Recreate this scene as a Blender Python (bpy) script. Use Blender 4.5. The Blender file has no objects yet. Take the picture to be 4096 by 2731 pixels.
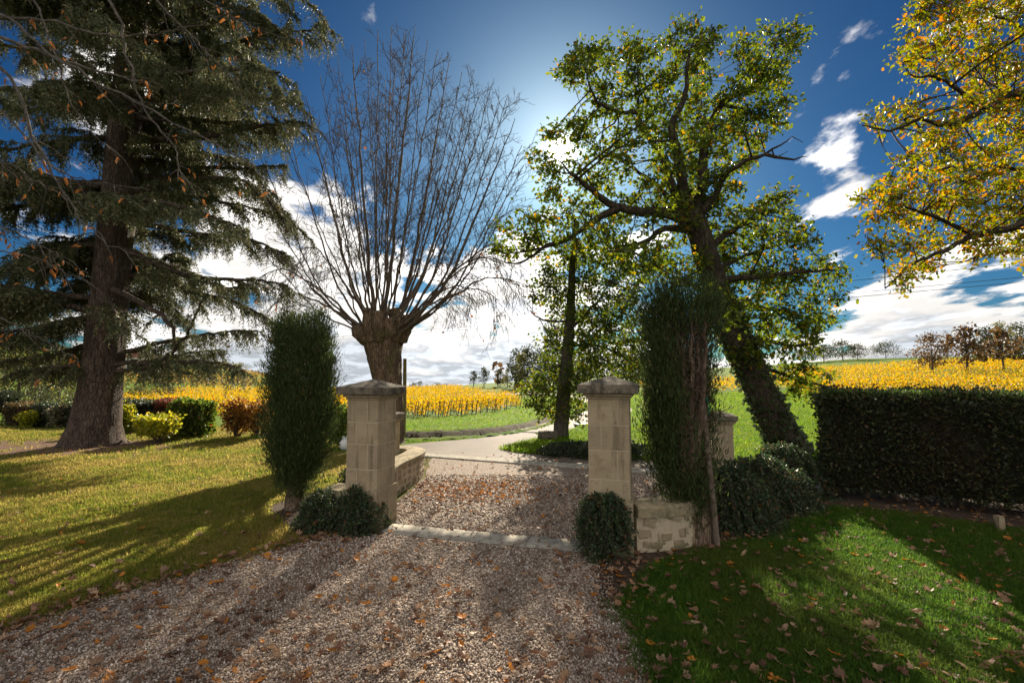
import bpy, bmesh, math, random
import numpy as np
from mathutils import Vector, Matrix
from mathutils.geometry import delaunay_2d_cdt

scene = bpy.context.scene
COL = scene.collection
random.seed(7)
rng = np.random.default_rng(11)
R = math.radians

# ------------------------------------------------------------------ camera, light, exposure
FOC = 17.0
F = FOC / 36.0 * 1024.0            # focal length in picture units (1024 wide)
PITCH = math.atan((376 - 341) / F)
EYE = 1.9
cam_d = bpy.data.cameras.new('camera'); cam = bpy.data.objects.new('camera', cam_d); COL.objects.link(cam)
cam_d.lens = FOC; cam_d.sensor_width = 36.0; cam_d.clip_start = 0.05; cam_d.clip_end = 4000
cam.location = (0, 0, EYE); cam.rotation_euler = (math.pi / 2 + PITCH, 0, 0)
scene.camera = cam

def ray(u, v):
    a = (u - 512) / F; b = (341 - v) / F
    return np.array([a, math.cos(PITCH) - b * math.sin(PITCH), math.sin(PITCH) + b * math.cos(PITCH)])
def P(u, v, D):
    d = ray(u, v)
    return np.array([0, 0, EYE]) + d * (D / d[1])
def G(u, v, z=0.0):
    d = ray(u, v)
    return np.array([0, 0, EYE]) + d * ((z - EYE) / d[2])

sd = ray(561, 151); sd = sd / np.linalg.norm(sd)
SUN_EL = math.asin(sd[2]); SUN_AZ = math.atan2(sd[0], sd[1])      # azimuth from +Y towards +X
sun_d = bpy.data.lights.new('sun', 'SUN'); sun = bpy.data.objects.new('sun', sun_d); COL.objects.link(sun)
sun_d.energy = 5.0; sun_d.angle = R(0.53); sun_d.color = (1.0, 0.87, 0.68)
sun.rotation_euler = Vector(sd).to_track_quat('Z', 'Y').to_euler()

scene.view_settings.view_transform = 'Standard'; scene.view_settings.look = 'None'
scene.view_settings.gamma = 1.0; scene.view_settings.use_curve_mapping = False
scene.view_settings.exposure = 1.2
cy = scene.cycles
cy.use_denoising = True
try: cy.denoiser = 'OPENIMAGEDENOISE'
except Exception: pass
cy.max_bounces = 7; cy.diffuse_bounces = 4; cy.glossy_bounces = 2; cy.transmission_bounces = 4; cy.transparent_max_bounces = 4
cy.caustics_reflective = False; cy.caustics_refractive = False
cy.sample_clamp_indirect = 6.0

# ------------------------------------------------------------------ node helpers
class NT:
    def __init__(s, tree): s.t = tree; s.n = tree.nodes; s.l = tree.links
    def new(s, typ, **kw):
        nd = s.n.new(typ)
        for k, v in kw.items(): setattr(nd, k, v)
        return nd
    def val(s, sock, x):
        if hasattr(x, 'is_output') or isinstance(x, bpy.types.NodeSocket): s.l.new(x, sock)
        elif x is not None: sock.default_value = x
    def math(s, op, a, b=None, c=None, clamp=False):
        nd = s.new('ShaderNodeMath', operation=op, use_clamp=clamp)
        s.val(nd.inputs[0], a)
        if b is not None: s.val(nd.inputs[1], b)
        if c is not None: s.val(nd.inputs[2], c)
        return nd.outputs[0]
    def vmath(s, op, a, b=None, out=0, scale=None):
        nd = s.new('ShaderNodeVectorMath', operation=op)
        s.val(nd.inputs[0], a)
        if b is not None: s.val(nd.inputs[1], b)
        if scale is not None: s.val(nd.inputs['Scale'], scale)
        return nd.outputs[out]
    def mr(s, x, a, b, c=0.0, d=1.0, smooth=True):
        nd = s.new('ShaderNodeMapRange', interpolation_type='SMOOTHSTEP' if smooth else 'LINEAR')
        s.val(nd.inputs[0], x); s.val(nd.inputs[1], a); s.val(nd.inputs[2], b); s.val(nd.inputs[3], c); s.val(nd.inputs[4], d)
        return nd.outputs[0]
    def noise(s, vec, scale, detail=4, rough=0.55, out='Fac', dist=0.0, dims='3D'):
        nd = s.new('ShaderNodeTexNoise', noise_dimensions=dims)
        if vec is not None: s.l.new(vec, nd.inputs['Vector'])
        nd.inputs['Scale'].default_value = scale; nd.inputs['Detail'].default_value = detail
        nd.inputs['Roughness'].default_value = rough; nd.inputs['Distortion'].default_value = dist
        return nd.outputs[out]
    def vor(s, vec, scale, out='Distance', feature='F1', rand=1.0):
        nd = s.new('ShaderNodeTexVoronoi', feature=feature)
        if vec is not None: s.l.new(vec, nd.inputs['Vector'])
        nd.inputs['Scale'].default_value = scale; nd.inputs['Randomness'].default_value = rand
        return nd.outputs[out]
    def mix(s, fac, a, b, blend='MIX'):
        nd = s.new('ShaderNodeMix', data_type='RGBA', blend_type=blend)
        s.val(nd.inputs[0], fac)
        for i, x in ((6, a), (7, b)):
            if isinstance(x, (tuple, list)): nd.inputs[i].default_value = (*x[:3], 1)
            else: s.l.new(x, nd.inputs[i])
        return nd.outputs[2]
    def ramp(s, fac, stops, interp='LINEAR'):
        nd = s.new('ShaderNodeValToRGB'); cr = nd.color_ramp; cr.interpolation = interp
        while len(cr.elements) < len(stops): cr.elements.new(0.5)
        for e, (p, c) in zip(cr.elements, stops): e.position = p; e.color = (*c[:3], 1)
        s.l.new(fac, nd.inputs[0])
        return nd.outputs[0]

# ------------------------------------------------------------------ sky
world = bpy.data.worlds.new('World'); scene.world = world; world.use_nodes = True
w = NT(world.node_tree); w.n.clear()
wout = w.new('ShaderNodeOutputWorld'); bg = w.new('ShaderNodeBackground'); bg.inputs[1].default_value = 0.1
w.l.new(bg.outputs[0], wout.inputs[0])
sky = w.new('ShaderNodeTexSky', sky_type='NISHITA'); sky.sun_disc = False
sky.sun_elevation = SUN_EL; sky.sun_rotation = SUN_AZ; sky.air_density = 1.0; sky.dust_density = 0.6; sky.ozone_density = 3.0
tc = w.new('ShaderNodeTexCoord'); dirv = w.vmath('NORMALIZE', tc.outputs['Generated'])
sep = w.new('ShaderNodeSeparateXYZ'); w.l.new(dirv, sep.inputs[0]); dz = sep.outputs[2]
# polarised deep blue: a little more saturation and contrast in the clear air
gam = w.new('ShaderNodeGamma'); w.l.new(sky.outputs[0], gam.inputs[0]); gam.inputs[1].default_value = 1.25
hs = w.new('ShaderNodeHueSaturation'); w.l.new(gam.outputs[0], hs.inputs['Color']); hs.inputs['Saturation'].default_value = 1.08; hs.inputs['Value'].default_value = 0.36
skycol = w.mix(1.0, hs.outputs[0], (0.118, 0.275, 0.375), 'MULTIPLY')
sundot = w.vmath('DOT_PRODUCT', dirv, tuple(sd), out='Value')
# solar aureole
ang = w.math('ARCCOSINE', w.math('MINIMUM', sundot, 0.999999))
aur = w.math('ADD', w.math('MULTIPLY', w.math('EXPONENT', w.math('MULTIPLY', ang, -1 / R(5.2))), 4.2),
             w.math('MULTIPLY', w.math('EXPONENT', w.math('MULTIPLY', ang, -1 / R(0.36))), 420.0))
# clouds
den = w.math('MAXIMUM', w.math('ADD', dz, 0.17), 0.05)
q = w.vmath('DIVIDE', dirv, w.new('ShaderNodeCombineXYZ').outputs[0])
cmb = q.node.inputs[1].links[0].from_node
for i in range(3): w.l.new(den, cmb.inputs[i])
qs = w.vmath('MULTIPLY', q, (1.0, 0.62, 0.0))
n1 = w.noise(qs, 2.4, 12, 0.58, dist=0.12)
n2 = w.noise(w.vmath('ADD', qs, tuple(float(t) for t in (0.04, 0.10, 0))), 2.4, 12, 0.58, dist=0.12)
LOBES = [(430, 345, 18, .18), (515, 310, 13, .16), (585, 300, 12, .12), (345, 345, 10, .12), (785, 188, 9, .10), (838, 190, 6, .10), (815, 110, 4, .06),
         (1000, 318, 11, .24), (880, 325, 7, .18), (285, 225, 9, .24), (600, 160, 8, .05), (368, 16, 2.6, .20), (452, 14, 6, .08), (865, 5, 3, .06),
         (120, 200, 16, .12), (215, 335, 12, .16), (300, 355, 10, .12)]
cov = None
for (u, v, rad, amp) in LOBES:
    d = ray(u, v); d = d / np.linalg.norm(d)
    t = w.mr(w.vmath('DOT_PRODUCT', dirv, tuple(d), out='Value'), math.cos(R(rad)), 1.0, 0.0, amp, smooth=False)
    cov = t if cov is None else w.math('ADD', cov, t)
cov = w.math('ADD', cov, w.mr(sep.outputs[1], 0.15, -0.2, 0.0, 0.20))  # unseen broken cumulus added behind the viewer to raise the fill light
cov = w.math('ADD', cov, w.mr(dz, 0.10, 0.0, 0.0, 0.26))     # more cloud low along the horizon
dens = w.math('ADD', n1, cov)
alpha = w.mr(dens, 0.62, 0.71)
shade = w.mr(w.math('SUBTRACT', n2, n1), -0.10, 0.06, 0.0, 1.0)
thick = w.mr(dens, 0.74, 0.98, 0.0, 1.0)
lum = w.math('MULTIPLY', w.math('SUBTRACT', 1.28, w.math('MULTIPLY', thick, 0.50)), w.mr(shade, 0, 1, 1.12, 0.72))
glow = w.math('EXPONENT', w.math('MULTIPLY', ang, -1 / R(20.0)))
lum = w.math('MULTIPLY', lum, w.math('ADD', w.mr(sundot, 0.55, -0.6, 3.55, 5.6), w.math('MULTIPLY', glow, 7.5)))  # front-lit clouds behind the viewer brightened, out of view, to hold up the fill
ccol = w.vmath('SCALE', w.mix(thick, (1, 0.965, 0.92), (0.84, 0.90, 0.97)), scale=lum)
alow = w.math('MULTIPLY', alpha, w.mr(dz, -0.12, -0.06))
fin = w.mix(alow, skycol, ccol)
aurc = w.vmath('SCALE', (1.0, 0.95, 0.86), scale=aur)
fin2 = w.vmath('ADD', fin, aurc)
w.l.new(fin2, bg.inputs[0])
world.cycles.sampling_method = 'MANUAL'; world.cycles.sample_map_resolution = 1024

# ------------------------------------------------------------------ materials
def mat(name):
    m = bpy.data.materials.new(name); m.use_nodes = True
    t = NT(m.node_tree); t.n.clear()
    out = t.new('ShaderNodeOutputMaterial'); b = t.new('ShaderNodeBsdfPrincipled')
    t.l.new(b.outputs[0], out.inputs[0]); b.inputs['Roughness'].default_value = 0.8
    b.inputs['Specular IOR Level'].default_value = 0.3
    return m, t, b, out
def pos(t): return t.new('ShaderNodeNewGeometry').outputs['Position']
def opos(t): return t.new('ShaderNodeTexCoord').outputs['Object']
def bump(t, b, h, strength=0.5, dist=0.02):
    nd = t.new('ShaderNodeBump'); nd.inputs['Strength'].default_value = strength; nd.inputs['Distance'].default_value = dist
    t.l.new(h, nd.inputs['Height']); t.l.new(nd.outputs[0], b.inputs['Normal'])
def leaf_mat(name, stops, trans=0.45, rough=0.5, spec=0.35, tsat=1.0, rand='island', patch=0.0, patchcol=(0.2, 0.1, 0.02)):
    m, t, b, out = mat(name)
    if rand == 'island': r = t.new('ShaderNodeNewGeometry').outputs['Random Per Island']
    else: r = t.new('ShaderNodeObjectInfo').outputs['Random']
    c = t.ramp(r, stops)
    if patch > 0:
        c = t.mix(t.mr(t.noise(pos(t), 0.9, 3), 0.5, 0.72, 0, patch), c, patchcol)
    t.l.new(c, b.inputs['Base Color']); b.inputs['Roughness'].default_value = rough; b.inputs['Specular IOR Level'].default_value = spec
    tr = t.new('ShaderNodeBsdfTranslucent')
    hs = t.new('ShaderNodeHueSaturation'); hs.inputs['Saturation'].default_value = tsat; hs.inputs['Value'].default_value = 1.55
    t.l.new(c, hs.inputs['Color']); t.l.new(hs.outputs[0], tr.inputs[0])
    mx = t.new('ShaderNodeMixShader'); mx.inputs[0].default_value = trans
    t.l.new(b.outputs[0], mx.inputs[1]); t.l.new(tr.outputs[0], mx.inputs[2]); t.l.new(mx.outputs[0], out.inputs[0])
    return m
def bark_mat(name, c1, c2, scale=9.0, zs=0.25, st=0.8, moss=None):
    m, t, b, out = mat(name)
    v = t.vmath('MULTIPLY', pos(t), (1, 1, zs))
    n = t.noise(v, scale, 8, 0.65, dist=0.6); f = t.vor(v, scale * 2.2, feature='DISTANCE_TO_EDGE')
    c = t.mix(t.mr(n, 0.35, 0.7), c1, c2)
    if moss: c = t.mix(t.mr(t.noise(pos(t), 2.3, 5), 0.5, 0.68, 0, 0.7), c, moss)
    t.l.new(c, b.inputs['Base Color'])
    h = t.math('ADD', t.math('MULTIPLY', n, 0.8), t.mr(f, 0, 0.12))
    bump(t, b, h, st, 0.04); b.inputs['Roughness'].default_value = 0.92
    return m
def plain(name, c1, c2, scale=20.0, rough=0.85, bs=0.3, bd=0.01, coords='world'):
    m, t, b, out = mat(name)
    p = pos(t) if coords == 'world' else opos(t)
    n = t.noise(p, scale, 6, 0.6)
    t.l.new(t.mix(t.mr(n, 0.3, 0.7), c1, c2), b.inputs['Base Color'])
    bump(t, b, t.noise(p, scale * 3, 5, 0.65), bs, bd); b.inputs['Roughness'].default_value = rough
    return m

def stone_mat(name, base, dark, lichen=0.0, damp_amt=.75):
    m, t, b, out = mat(name)
    p = pos(t)
    rnd = t.new('ShaderNodeObjectInfo').outputs['Random']
    n = t.noise(p, 6, 8, 0.62); fine = t.noise(p, 60, 6, 0.7)
    tint = t.mix(rnd, tuple(x * 0.86 for x in base), tuple(min(1, x * 1.1) for x in base))
    c = t.mix(t.mr(n, 0.42, 0.75, 0, 0.75), tint, dark)
    st = t.mr(t.noise(t.vmath('MULTIPLY', p, (11, 11, 1.1)), 1.0, 6, 0.65), 0.50, 0.68, 0, 0.75)
    c = t.mix(st, c, tuple(x * 0.60 for x in dark))
    sz = t.new('ShaderNodeSeparateXYZ'); t.l.new(p, sz.inputs[0])                # green algae creeping up from the damp ground
    damp = t.math('MULTIPLY', t.mr(t.math('ADD', sz.outputs[2], t.math('MULTIPLY', t.noise(p, 7, 5, .7), -.34)), -.02, -.16), damp_amt)
    c = t.mix(damp, c, (0.085, 0.085, 0.035))
    pv = t.vmath('MULTIPLY', p, (14, 14, 45))
    pits = t.mr(t.noise(pv, 1.0, 5, 0.7), 0.60, 0.70)
    c = t.mix(t.math('MULTIPLY', pits, 0.65), c, tuple(x * 0.35 for x in dark))
    if lichen > 0:
        c = t.mix(t.mr(t.noise(p, 9, 7, 0.7), 0.45, 0.62, 0, lichen), c, (0.045, 0.042, 0.034))
        c = t.mix(t.mr(t.noise(p, 33, 4, 0.6), 0.62, 0.68, 0, 0.6), c, (0.30, 0.28, 0.22))
    t.l.new(c, b.inputs['Base Color'])
    bump(t, b, t.math('SUBTRACT', t.math('ADD', fine, n), t.math('MULTIPLY', pits, 1.2)), 0.55, 0.012)
    b.inputs['Roughness'].default_value = 0.9
    return m

M = {}
M['stone'] = stone_mat('limestone', (0.37, 0.29, 0.185), (0.24, 0.18, 0.11))
M['cap'] = stone_mat('weathered_stone', (0.19, 0.155, 0.11), (0.085, 0.07, 0.052), 0.85)
M['rubble'] = stone_mat('rubble_stone', (0.33, 0.255, 0.16), (0.19, 0.145, 0.09))
M['mortar'] = plain('mortar', (0.47, 0.385, 0.265), (0.38, 0.305, 0.205), 25)
M['coping'] = stone_mat('coping_stone', (0.36, 0.29, 0.175), (0.20, 0.17, 0.085), 0.35)
M['sill'] = stone_mat('worn_sill', (0.36, 0.33, 0.27), (0.22, 0.20, 0.165), 0.2, 0.0)
M['cedar_bark'] = bark_mat('cedar_bark', (0.05, 0.034, 0.024), (0.13, 0.09, 0.065), 7, 0.3, 1.0)
M['oak_bark'] = bark_mat('oak_bark', (0.035, 0.026, 0.018), (0.10, 0.075, 0.05), 8, 0.3, 1.0)
M['lime_bark'] = bark_mat('lime_bark', (0.10, 0.065, 0.04), (0.23, 0.155, 0.095), 8, 0.25, 1.0, (0.10, 0.09, 0.03))
M['twig_bark'] = bark_mat('twig_bark', (0.075, 0.056, 0.042), (0.165, 0.125, 0.092), 12, 0.4, 0.5)
M['grey_bark'] = bark_mat('grey_bark', (0.06, 0.048, 0.04), (0.15, 0.125, 0.10), 12, 0.4, 0.5)
M['cypress_bark'] = bark_mat('cypress_bark', (0.13, 0.085, 0.058), (0.29, 0.20, 0.135), 16, 0.12, 0.9)
M['far_bark'] = plain('far_bark', (0.05, 0.035, 0.028), (0.10, 0.075, 0.06), 3)
M['cedar'] = leaf_mat('cedar_needles', [(0, (0.045, 0.056, 0.026)), (0.5, (0.086, 0.098, 0.044)), (0.85, (0.145, 0.15, 0.075)), (1, (0.21, 0.15, 0.07))], 0.25, 0.6, 0.3)
M['cypress'] = leaf_mat('cypress_sprays', [(0, (0.028, 0.046, 0.016)), (0.6, (0.06, 0.088, 0.028)), (0.92, (0.10, 0.125, 0.038)), (1, (0.15, 0.095, 0.04))], 0.35, 0.7, 0.15)
M['cypress_dry'] = leaf_mat('cypress_dry', [(0, (0.07, 0.05, 0.033)), (1, (0.16, 0.11, 0.07))], 0.2)
M['oak'] = leaf_mat('oak_leaves', [(0, (0.045, 0.075, 0.012)), (0.5, (0.095, 0.125, 0.018)), (0.90, (0.15, 0.175, 0.02)), (0.965, (0.28, 0.20, 0.02)), (1, (0.42, 0.19, 0.02))], 0.6, 0.45, 0.4, 1.1)
M['oak2'] = leaf_mat('young_oak_leaves', [(0, (0.04, 0.075, 0.014)), (0.6, (0.10, 0.13, 0.02)), (0.95, (0.16, 0.17, 0.02)), (1, (0.36, 0.22, 0.02))], 0.6, 0.45, 0.4, 1.1)
M['gold'] = leaf_mat('golden_leaves', [(0, (0.10, 0.135, 0.012)), (0.55, (0.22, 0.225, 0.018)), (0.78, (0.42, 0.29, 0.02)), (0.9, (0.50, 0.21, 0.018)), (1, (0.25, 0.10, 0.02))], 0.5, 0.45, 0.5, 1.1)
M['chestnut'] = leaf_mat('withered_leaves', [(0, (0.10, 0.045, 0.02)), (0.55, (0.22, 0.085, 0.025)), (0.82, (0.44, 0.16, 0.02)), (1, (0.34, 0.33, 0.03))], 0.45, 0.6, 0.3)
M['hedge'] = leaf_mat('yew_hedge', [(0, (0.018, 0.025, 0.011)), (0.55, (0.042, 0.055, 0.020)), (0.88, (0.085, 0.095, 0.03)), (1, (0.13, 0.062, 0.028))], 0.35, 0.5, 0.4, patch=.55, patchcol=(0.06, 0.035, 0.018))
M['hedge_top'] = leaf_mat('hedge_top_growth', [(0, (0.05, 0.09, 0.02)), (1, (0.09, 0.14, 0.03))], 0.4)
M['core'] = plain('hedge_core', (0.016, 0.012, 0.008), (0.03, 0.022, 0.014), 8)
M['coton'] = leaf_mat('cotoneaster_leaves', [(0, (0.022, 0.048, 0.018)), (0.7, (0.05, 0.085, 0.030)), (0.93, (0.09, 0.12, 0.045)), (1, (0.25, 0.07, 0.03))], 0.35, 0.38, 0.4)
M['vine'] = leaf_mat('vine_leaves', [(0, (0.12, 0.15, 0.016)), (0.3, (0.43, 0.28, 0.02)), (0.78, (0.60, 0.37, 0.025)), (0.95, (0.48, 0.20, 0.02)), (1, (0.32, 0.06, 0.02))], 0.5, 0.5, 0.3, 1.05, patch=0.6, patchcol=(0.26, 0.17, 0.015))
M['vine_hazed'] = leaf_mat('hazed_vine_leaves', [(0, (0.16, 0.12, 0.03)), (0.5, (0.33, 0.20, 0.035)), (1, (0.42, 0.24, 0.035))], 0.4)  # haze of the distance mixed into the leaf colour as orange brown
M['vine_wood'] = plain('vine_wood', (0.045, 0.03, 0.022), (0.09, 0.065, 0.05), 14)
M['leafgreen'] = leaf_mat('shrub_green', [(0, (0.05, 0.10, 0.014)), (0.6, (0.11, 0.17, 0.02)), (0.94, (0.20, 0.21, 0.025)), (1, (0.35, 0.08, 0.02))], 0.5, 0.3, 0.6)
M['leafyellow'] = leaf_mat('shrub_yellow', [(0, (0.14, 0.18, 0.015)), (0.6, (0.30, 0.30, 0.02)), (1, (0.52, 0.40, 0.02))], 0.5, 0.4, 0.4)
M['leafrust'] = leaf_mat('shrub_rust', [(0, (0.16, 0.07, 0.02)), (0.5, (0.28, 0.13, 0.025)), (0.85, (0.35, 0.22, 0.03)), (1, (0.30, 0.05, 0.025))], 0.45)
M['leafred'] = leaf_mat('shrub_red', [(0, (0.07, 0.05, 0.02)), (0.6, (0.16, 0.05, 0.025)), (1, (0.40, 0.06, 0.03))], 0.45)
M['leafdark'] = leaf_mat('shrub_dark', [(0, (0.020, 0.035, 0.016)), (0.8, (0.045, 0.065, 0.028)), (1, (0.085, 0.10, 0.045))], 0.35, 0.4, 0.5)
M['leafbrown'] = leaf_mat('shrub_brown', [(0, (0.05, 0.035, 0.018)), (0.7, (0.11, 0.08, 0.03)), (1, (0.18, 0.12, 0.04))], 0.4)
M['leafgrey'] = leaf_mat('shrub_grey', [(0, (0.10, 0.10, 0.06)), (1, (0.24, 0.21, 0.12))], 0.4)
M['far_dark'] = leaf_mat('far_dark_leaves', [(0, (0.028, 0.038, 0.018)), (0.7, (0.055, 0.065, 0.028)), (1, (0.10, 0.10, 0.035))], 0.35)
M['far_olive'] = leaf_mat('far_olive_leaves', [(0, (0.07, 0.085, 0.02)), (0.7, (0.14, 0.14, 0.03)), (1, (0.28, 0.21, 0.03))], 0.45)
M['far_brown'] = leaf_mat('far_brown_leaves', [(0, (0.05, 0.032, 0.018)), (0.6, (0.11, 0.06, 0.024)), (1, (0.20, 0.11, 0.03))], 0.4)
M['ivy'] = leaf_mat('ivy_leaves', [(0, (0.02, 0.035, 0.012)), (1, (0.06, 0.085, 0.025))], 0.3, 0.35, 0.5)
M['pole'] = plain('mossy_timber', (0.11, 0.10, 0.035), (0.20, 0.17, 0.06), 10)
M['stake'] = plain('stake_timber', (0.09, 0.065, 0.048), (0.20, 0.15, 0.11), 14)
M['tie'] = plain('green_string', (0.02, 0.13, 0.08), (0.03, 0.19, 0.12), 30)
M['red'] = plain('red_paint', (0.42, 0.03, 0.05), (0.34, 0.025, 0.04), 10)
M['white'] = plain('white_paint', (0.62, 0.62, 0.6), (0.5, 0.5, 0.48), 6)
M['plaque'] = plain('grey_plastic', (0.20, 0.22, 0.26), (0.16, 0.18, 0.21), 12, 0.5)
M['wire'] = plain('cable', (0.02, 0.02, 0.022), (0.03, 0.03, 0.03), 10)
for nm, c in (('dead_brown', (0.27, 0.145, 0.08)), ('dead_tan', (0.38, 0.24, 0.145)), ('dead_dark', (0.17, 0.085, 0.05)), ('dead_orange', (0.50, 0.19, 0.025)), ('dead_yellow', (0.60, 0.36, 0.03))):
    m, t, b, out = mat(nm)
    r = t.new('ShaderNodeObjectInfo').outputs['Random']; r2 = t.new('ShaderNodeNewGeometry').outputs['Random Per Island']
    rr = t.math('FRACT', t.math('ADD', r, r2))
    cc = t.mix(rr, tuple(x * 0.62 for x in c), tuple(min(1, x * 1.25) for x in c))
    cc = t.mix(t.mr(t.noise(pos(t), 45, 4), 0.5, 0.75, 0, 0.45), cc, tuple(x * 0.45 for x in c))
    t.l.new(cc, b.inputs['Base Color']); b.inputs['Roughness'].default_value = 0.55
    tr = t.new('ShaderNodeBsdfTranslucent'); t.l.new(cc, tr.inputs[0])
    mx = t.new('ShaderNodeMixShader'); mx.inputs[0].default_value = 0.3
    t.l.new(b.outputs[0], mx.inputs[1]); t.l.new(tr.outputs[0], mx.inputs[2]); t.l.new(mx.outputs[0], out.inputs[0])
    M[nm] = m

# ground materials
m, t, b, out = mat('meadow')
p = pos(t); n = t.noise(p, 0.35, 4); f = t.noise(p, 24, 6, 0.75); g = t.noise(p, 2.2, 5)
c = t.mix(t.mr(n, 0.35, 0.65), (0.085, 0.18, 0.010), (0.14, 0.22, 0.014))
c = t.mix(t.mr(g, 0.45, 0.7, 0, 0.6), c, (0.18, 0.17, 0.045)); c = t.mix(t.mr(f, 0.4, 0.7, 0, 0.6), c, (0.04, 0.06, 0.014))
t.l.new(c, b.inputs['Base Color']); bump(t, b, f, 0.9, 0.06); b.inputs['Roughness'].default_value = 0.95; b.inputs['Specular IOR Level'].default_value = 0.08; M['meadow'] = m
m, t, b, out = mat('lawn_left_soil')
p = pos(t); n = t.noise(p, 0.55, 5, 0.6); f = t.noise(p, 55, 6, 0.75); g = t.noise(p, 4, 5)
c = t.mix(t.mr(n, 0.38, 0.62), (0.10, 0.115, 0.022), (0.17, 0.145, 0.04)); c = t.mix(t.mr(g, 0.5, 0.75, 0, 0.6), c, (0.16, 0.105, 0.045))
c = t.mix(t.mr(f, 0.4, 0.7, 0, 0.7), c, (0.05, 0.045, 0.016))
t.l.new(c, b.inputs['Base Color']); bump(t, b, f, 0.9, 0.03); b.inputs['Roughness'].default_value = 0.95; b.inputs['Specular IOR Level'].default_value = 0.08; M['lawn_left'] = m
m, t, b, out = mat('lawn_right_soil')
p = pos(t); f = t.noise(p, 60, 6, 0.75); g = t.noise(p, 5, 5)
c = t.mix(t.mr(g, 0.4, 0.7), (0.035, 0.075, 0.012), (0.07, 0.10, 0.02)); c = t.mix(t.mr(f, 0.4, 0.7, 0, 0.7), c, (0.03, 0.035, 0.012))
t.l.new(c, b.inputs['Base Color']); bump(t, b, f, 0.9, 0.03); b.inputs['Roughness'].default_value = 0.95; b.inputs['Specular IOR Level'].default_value = 0.08; M['lawn_right'] = m
m, t, b, out = mat('gravel_bed')
p = pos(t)
vd = t.vor(p, 42); vc = t.vor(p, 42, out='Color'); sp = t.new('ShaderNodeSeparateColor'); t.l.new(vc, sp.inputs[0])
c = t.ramp(sp.outputs[0], [(0, (0.13, 0.095, 0.07)), (0.4, (0.27, 0.20, 0.145)), (0.75, (0.38, 0.31, 0.24)), (1, (0.52, 0.46, 0.40))])
c = t.mix(t.mr(vd, 0.3, 0.75, 0, 0.75), c, (0.12, 0.088, 0.066))
c = t.mix(t.mr(t.noise(p, 0.8, 5), 0.5, 0.7, 0, 0.5), c, (0.24, 0.165, 0.11))
t.l.new(c, b.inputs['Base Color']); bump(t, b, t.math('SUBTRACT', 1.0, vd), 1.0, 0.02); b.inputs['Roughness'].default_value = 0.75; b.inputs['Specular IOR Level'].default_value = 0.08; M['gravel'] = m
m, t, b, out = mat('pebble')
r = t.new('ShaderNodeObjectInfo').outputs['Random']
c = t.ramp(r, [(0, (0.12, 0.085, 0.06)), (0.2, (0.26, 0.185, 0.135)), (0.6, (0.39, 0.30, 0.235)), (0.88, (0.50, 0.42, 0.35)), (1, (0.66, 0.60, 0.54))])
c = t.mix(t.mr(t.noise(pos(t), 70, 3), 0.45, 0.7, 0, 0.4), c, (0.18, 0.12, 0.08))
t.l.new(c, b.inputs['Base Color']); b.inputs['Roughness'].default_value = 0.6; M['pebble'] = m
m, t, b, out = mat('asphalt')
p = pos(t); f = t.noise(p, 70, 5, 0.7); n = t.noise(p, 0.8, 5)
c = t.mix(t.mr(n, 0.35, 0.65), (0.11, 0.092, 0.075), (0.175, 0.145, 0.118)); c = t.mix(t.mr(t.noise(p, 1.6, 7, 0.7), 0.48, 0.62, 0, 0.65), c, (0.115, 0.072, 0.045)); c = t.mix(t.mr(f, 0.45, 0.7, 0, 0.5), c, (0.10, 0.08, 0.065))
t.l.new(c, b.inputs['Base Color']); bump(t, b, f, 0.5, 0.01); b.inputs['Roughness'].default_value = 0.75; b.inputs['Specular IOR Level'].default_value = 0.08; M['asphalt'] = m
M['soil'] = plain('soil', (0.05, 0.032, 0.02), (0.10, 0.065, 0.04), 14, 0.95, 0.9, 0.05)
M['litter'] = plain('needle_litter', (0.10, 0.055, 0.032), (0.18, 0.105, 0.06), 10, 0.95, 0.8, 0.03)
M['earth'] = plain('bank_earth', (0.045, 0.034, 0.018), (0.09, 0.075, 0.03), 5, 0.95, 0.9, 0.06)
def grass_mat(name, stops, patchcol, amt):
    m, t, b, out = mat(name)
    c = t.ramp(t.new('ShaderNodeObjectInfo').outputs['Random'], stops)
    c = t.mix(t.mr(t.noise(pos(t), 0.6, 4), 0.4, 0.65, 0, amt), c, patchcol)
    t.l.new(c, b.inputs['Base Color']); b.inputs['Roughness'].default_value = 0.6; b.inputs['Specular IOR Level'].default_value = 0.12
    tr = t.new('ShaderNodeBsdfTranslucent'); hs = t.new('ShaderNodeHueSaturation'); hs.inputs['Value'].default_value = 1.95
    t.l.new(c, hs.inputs['Color']); t.l.new(hs.outputs[0], tr.inputs[0])
    mx = t.new('ShaderNodeMixShader'); mx.inputs[0].default_value = 0.5
    t.l.new(b.outputs[0], mx.inputs[1]); t.l.new(tr.outputs[0], mx.inputs[2]); t.l.new(mx.outputs[0], out.inputs[0])
    return m
M['grass_left'] = grass_mat('dry_grass', [(0, (0.095, 0.135, 0.016)), (0.5, (0.165, 0.185, 0.024)), (0.85, (0.27, 0.235, 0.045)), (1, (0.34, 0.235, 0.085))], (0.32, 0.225, 0.075), 0.55)
M['grass_right'] = grass_mat('green_grass', [(0, (0.03, 0.085, 0.01)), (0.6, (0.07, 0.14, 0.014)), (1, (0.12, 0.17, 0.025))], (0.10, 0.12, 0.025), 0.6)
M['grass_verge'] = grass_mat('verge_grass', [(0, (0.07, 0.16, 0.008)), (0.6, (0.13, 0.24, 0.012)), (1, (0.22, 0.26, 0.02))], (0.18, 0.22, 0.02), 0.4)
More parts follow.
